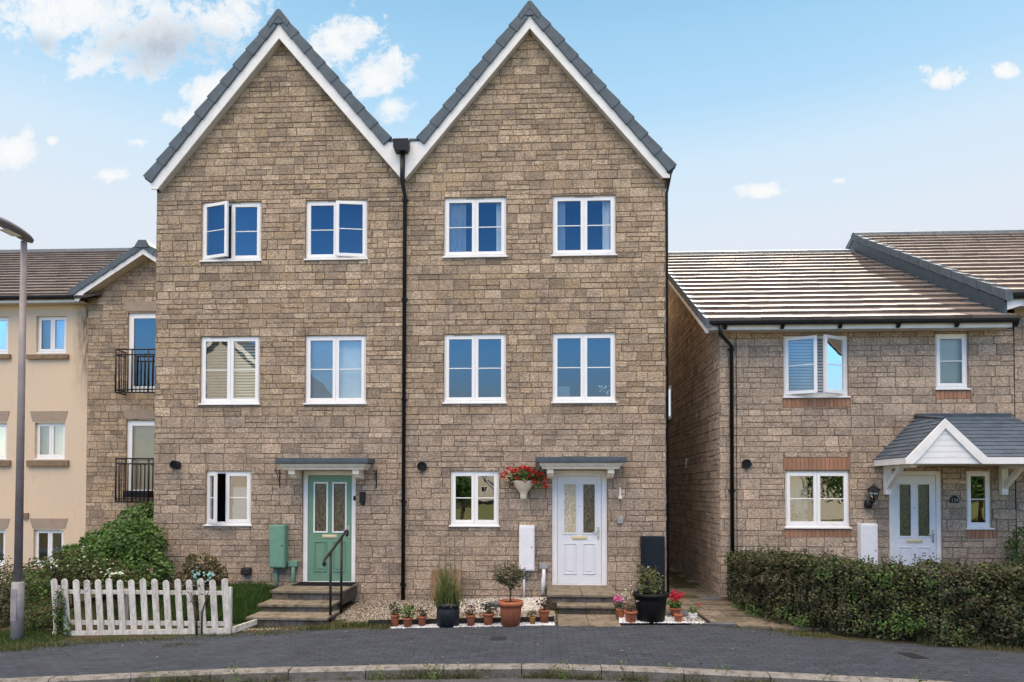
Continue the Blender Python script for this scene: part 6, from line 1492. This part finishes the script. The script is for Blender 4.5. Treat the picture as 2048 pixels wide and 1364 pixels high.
# clouds: blobs fixed in compass direction
yc = math_(nt, 'MAXIMUM', Yd, .02)
u0 = math_(nt, 'DIVIDE', X, yc); v0 = math_(nt, 'DIVIDE', Z, yc)
cv = nt.nodes.new('ShaderNodeCombineXYZ'); nt.links.new(u0, cv.inputs[0]); nt.links.new(v0, cv.inputs[1])
n1 = noise_(nt, 11, 9, .66, cv.outputs[0], .5); n2 = noise_(nt, 38, 7, .7, cv.outputs[0], .4)
nn = math_(nt, 'ADD', math_(nt, 'MULTIPLY', math_(nt, 'SUBTRACT', n1, .5), 3.6), math_(nt, 'MULTIPLY', math_(nt, 'SUBTRACT', n2, .5), 2.2))
def cloud(px, py, rx, ry, soft=1.0, amp=1.0):
    d = ray(px, py); a = (d.x/d.y); b = d.z/d.y; A = rx/F_PX; B = ry/F_PX
    du = math_(nt, 'DIVIDE', math_(nt, 'SUBTRACT', u0, a), A); dv = math_(nt, 'DIVIDE', math_(nt, 'SUBTRACT', v0, b), B)
    r = math_(nt, 'SQRT', math_(nt, 'ADD', math_(nt, 'MULTIPLY', du, du), math_(nt, 'MULTIPLY', dv, dv)))
    return math_(nt, 'MULTIPLY', math_(nt, 'ADD', math_(nt, 'SUBTRACT', 1.0, r), math_(nt, 'MULTIPLY', nn, amp)), soft)
CL = [(150, 20, 210, 85, 1), (300, 80, 220, 70, 1), (440, 40, 110, 80, 1), (210, 120, 110, 45, 1), (430, 190, 70, 60, 1), (380, 235, 80, 30, .9), (680, 95, 95, 80, 1.2), (745, 140, 85, 55, 1.1), (785, 215, 38, 34, .6), (20, 300, 50, 35, 1), (275, 283, 45, 12, .9), (218, 352, 52, 17, 1), (105, 283, 14, 12, .9), (1895, 153, 46, 27, 1.3), (2010, 143, 22, 14, 1), (1530, 382, 50, 13, 1), (1675, 362, 18, 8, .9), (560, 150, 60, 30, .7)]
acc = None
for c in CL:
    q = cloud(*c[:4], c[4]); acc = q if acc is None else math_(nt, 'MAXIMUM', acc, q)
fm = ramp_(nt, math_(nt, 'MULTIPLY', acc, .62), [(.0, 0), (.06, .12), (.28, .66), (.55, .92), (1.0, 1)])
# grey belly of the big cloud
gb = math_(nt, 'MAXIMUM', cloud(330, 95, 190, 62, 1, .5), cloud(80, 90, 60, 30, .7, .5)); gm = ramp_(nt, gb, [(.0, 0), (.5, .55), (1.0, 1)])
ccol = mix_(nt, math_(nt, 'MULTIPLY', gm, .85), lin(252, 252, 252), lin(178, 190, 205))
frontc = mix_(nt, fm, grad, ccol)
# behind the viewer sky lights the street; bright warm unseen cloud added overhead as fill
nb_ = noise_(nt, 2.2, 6, .6, tc.outputs['Generated'], .5)
skyc = mix_(nt, 1.0, sky.outputs[0], (.1, .1, .1), 'MULTIPLY')
STREN = 1.0
BGAIN = 1.0
backc = mix_(nt, 1.0, skyc, (BGAIN, BGAIN, BGAIN), 'MULTIPLY')
lo_ = ramp_(nt, el, [(.05, 1), (.55, 0)])
backc = mix_(nt, 1.0, backc, ramp_(nt, el, [(.05, (1.0, .92, .85)), (.13, (.52, .60, .68)), (.20, (.46, .86, 1.22)), (.28, (.36, .78, 1.22)), (.40, (.24, .62, 1.06)), (.60, (.28, .62, .98)), (.85, (1, 1, 1))]), 'MULTIPLY')
cm = math_(nt, 'MULTIPLY', math_(nt, 'MULTIPLY', ramp_(nt, nb_, [(.34, 0), (.50, 1)]), ramp_(nt, el, [(.62, 0), (.95, 1)])), .85)
backc = mix_(nt, cm, backc, (2.25, 1.88, 1.50))
fb = nt.nodes.new('ShaderNodeMapRange'); fb.interpolation_type = 'SMOOTHSTEP'; nt.links.new(Yd, fb.inputs[0]); fb.inputs[1].default_value = .0; fb.inputs[2].default_value = .35
EXPO = 1.5; k_ = 2**-EXPO
frontc = mix_(nt, 1.0, frontc, (k_, k_, k_), 'MULTIPLY')
allc = mix_(nt, fb.outputs[0], backc, frontc)
nt.links.new(allc, bg.inputs[0]); bg.inputs[1].default_value = 1.0

sc.view_settings.view_transform = 'Standard'; sc.view_settings.look = 'None'; sc.view_settings.gamma = 1; sc.view_settings.exposure = EXPO
sc.render.film_transparent = False
sc.cycles.max_bounces = 8; sc.cycles.transparent_max_bounces = 12; sc.cycles.caustics_reflective = False; sc.cycles.caustics_refractive = False
sc.cycles.sample_clamp_indirect = 6
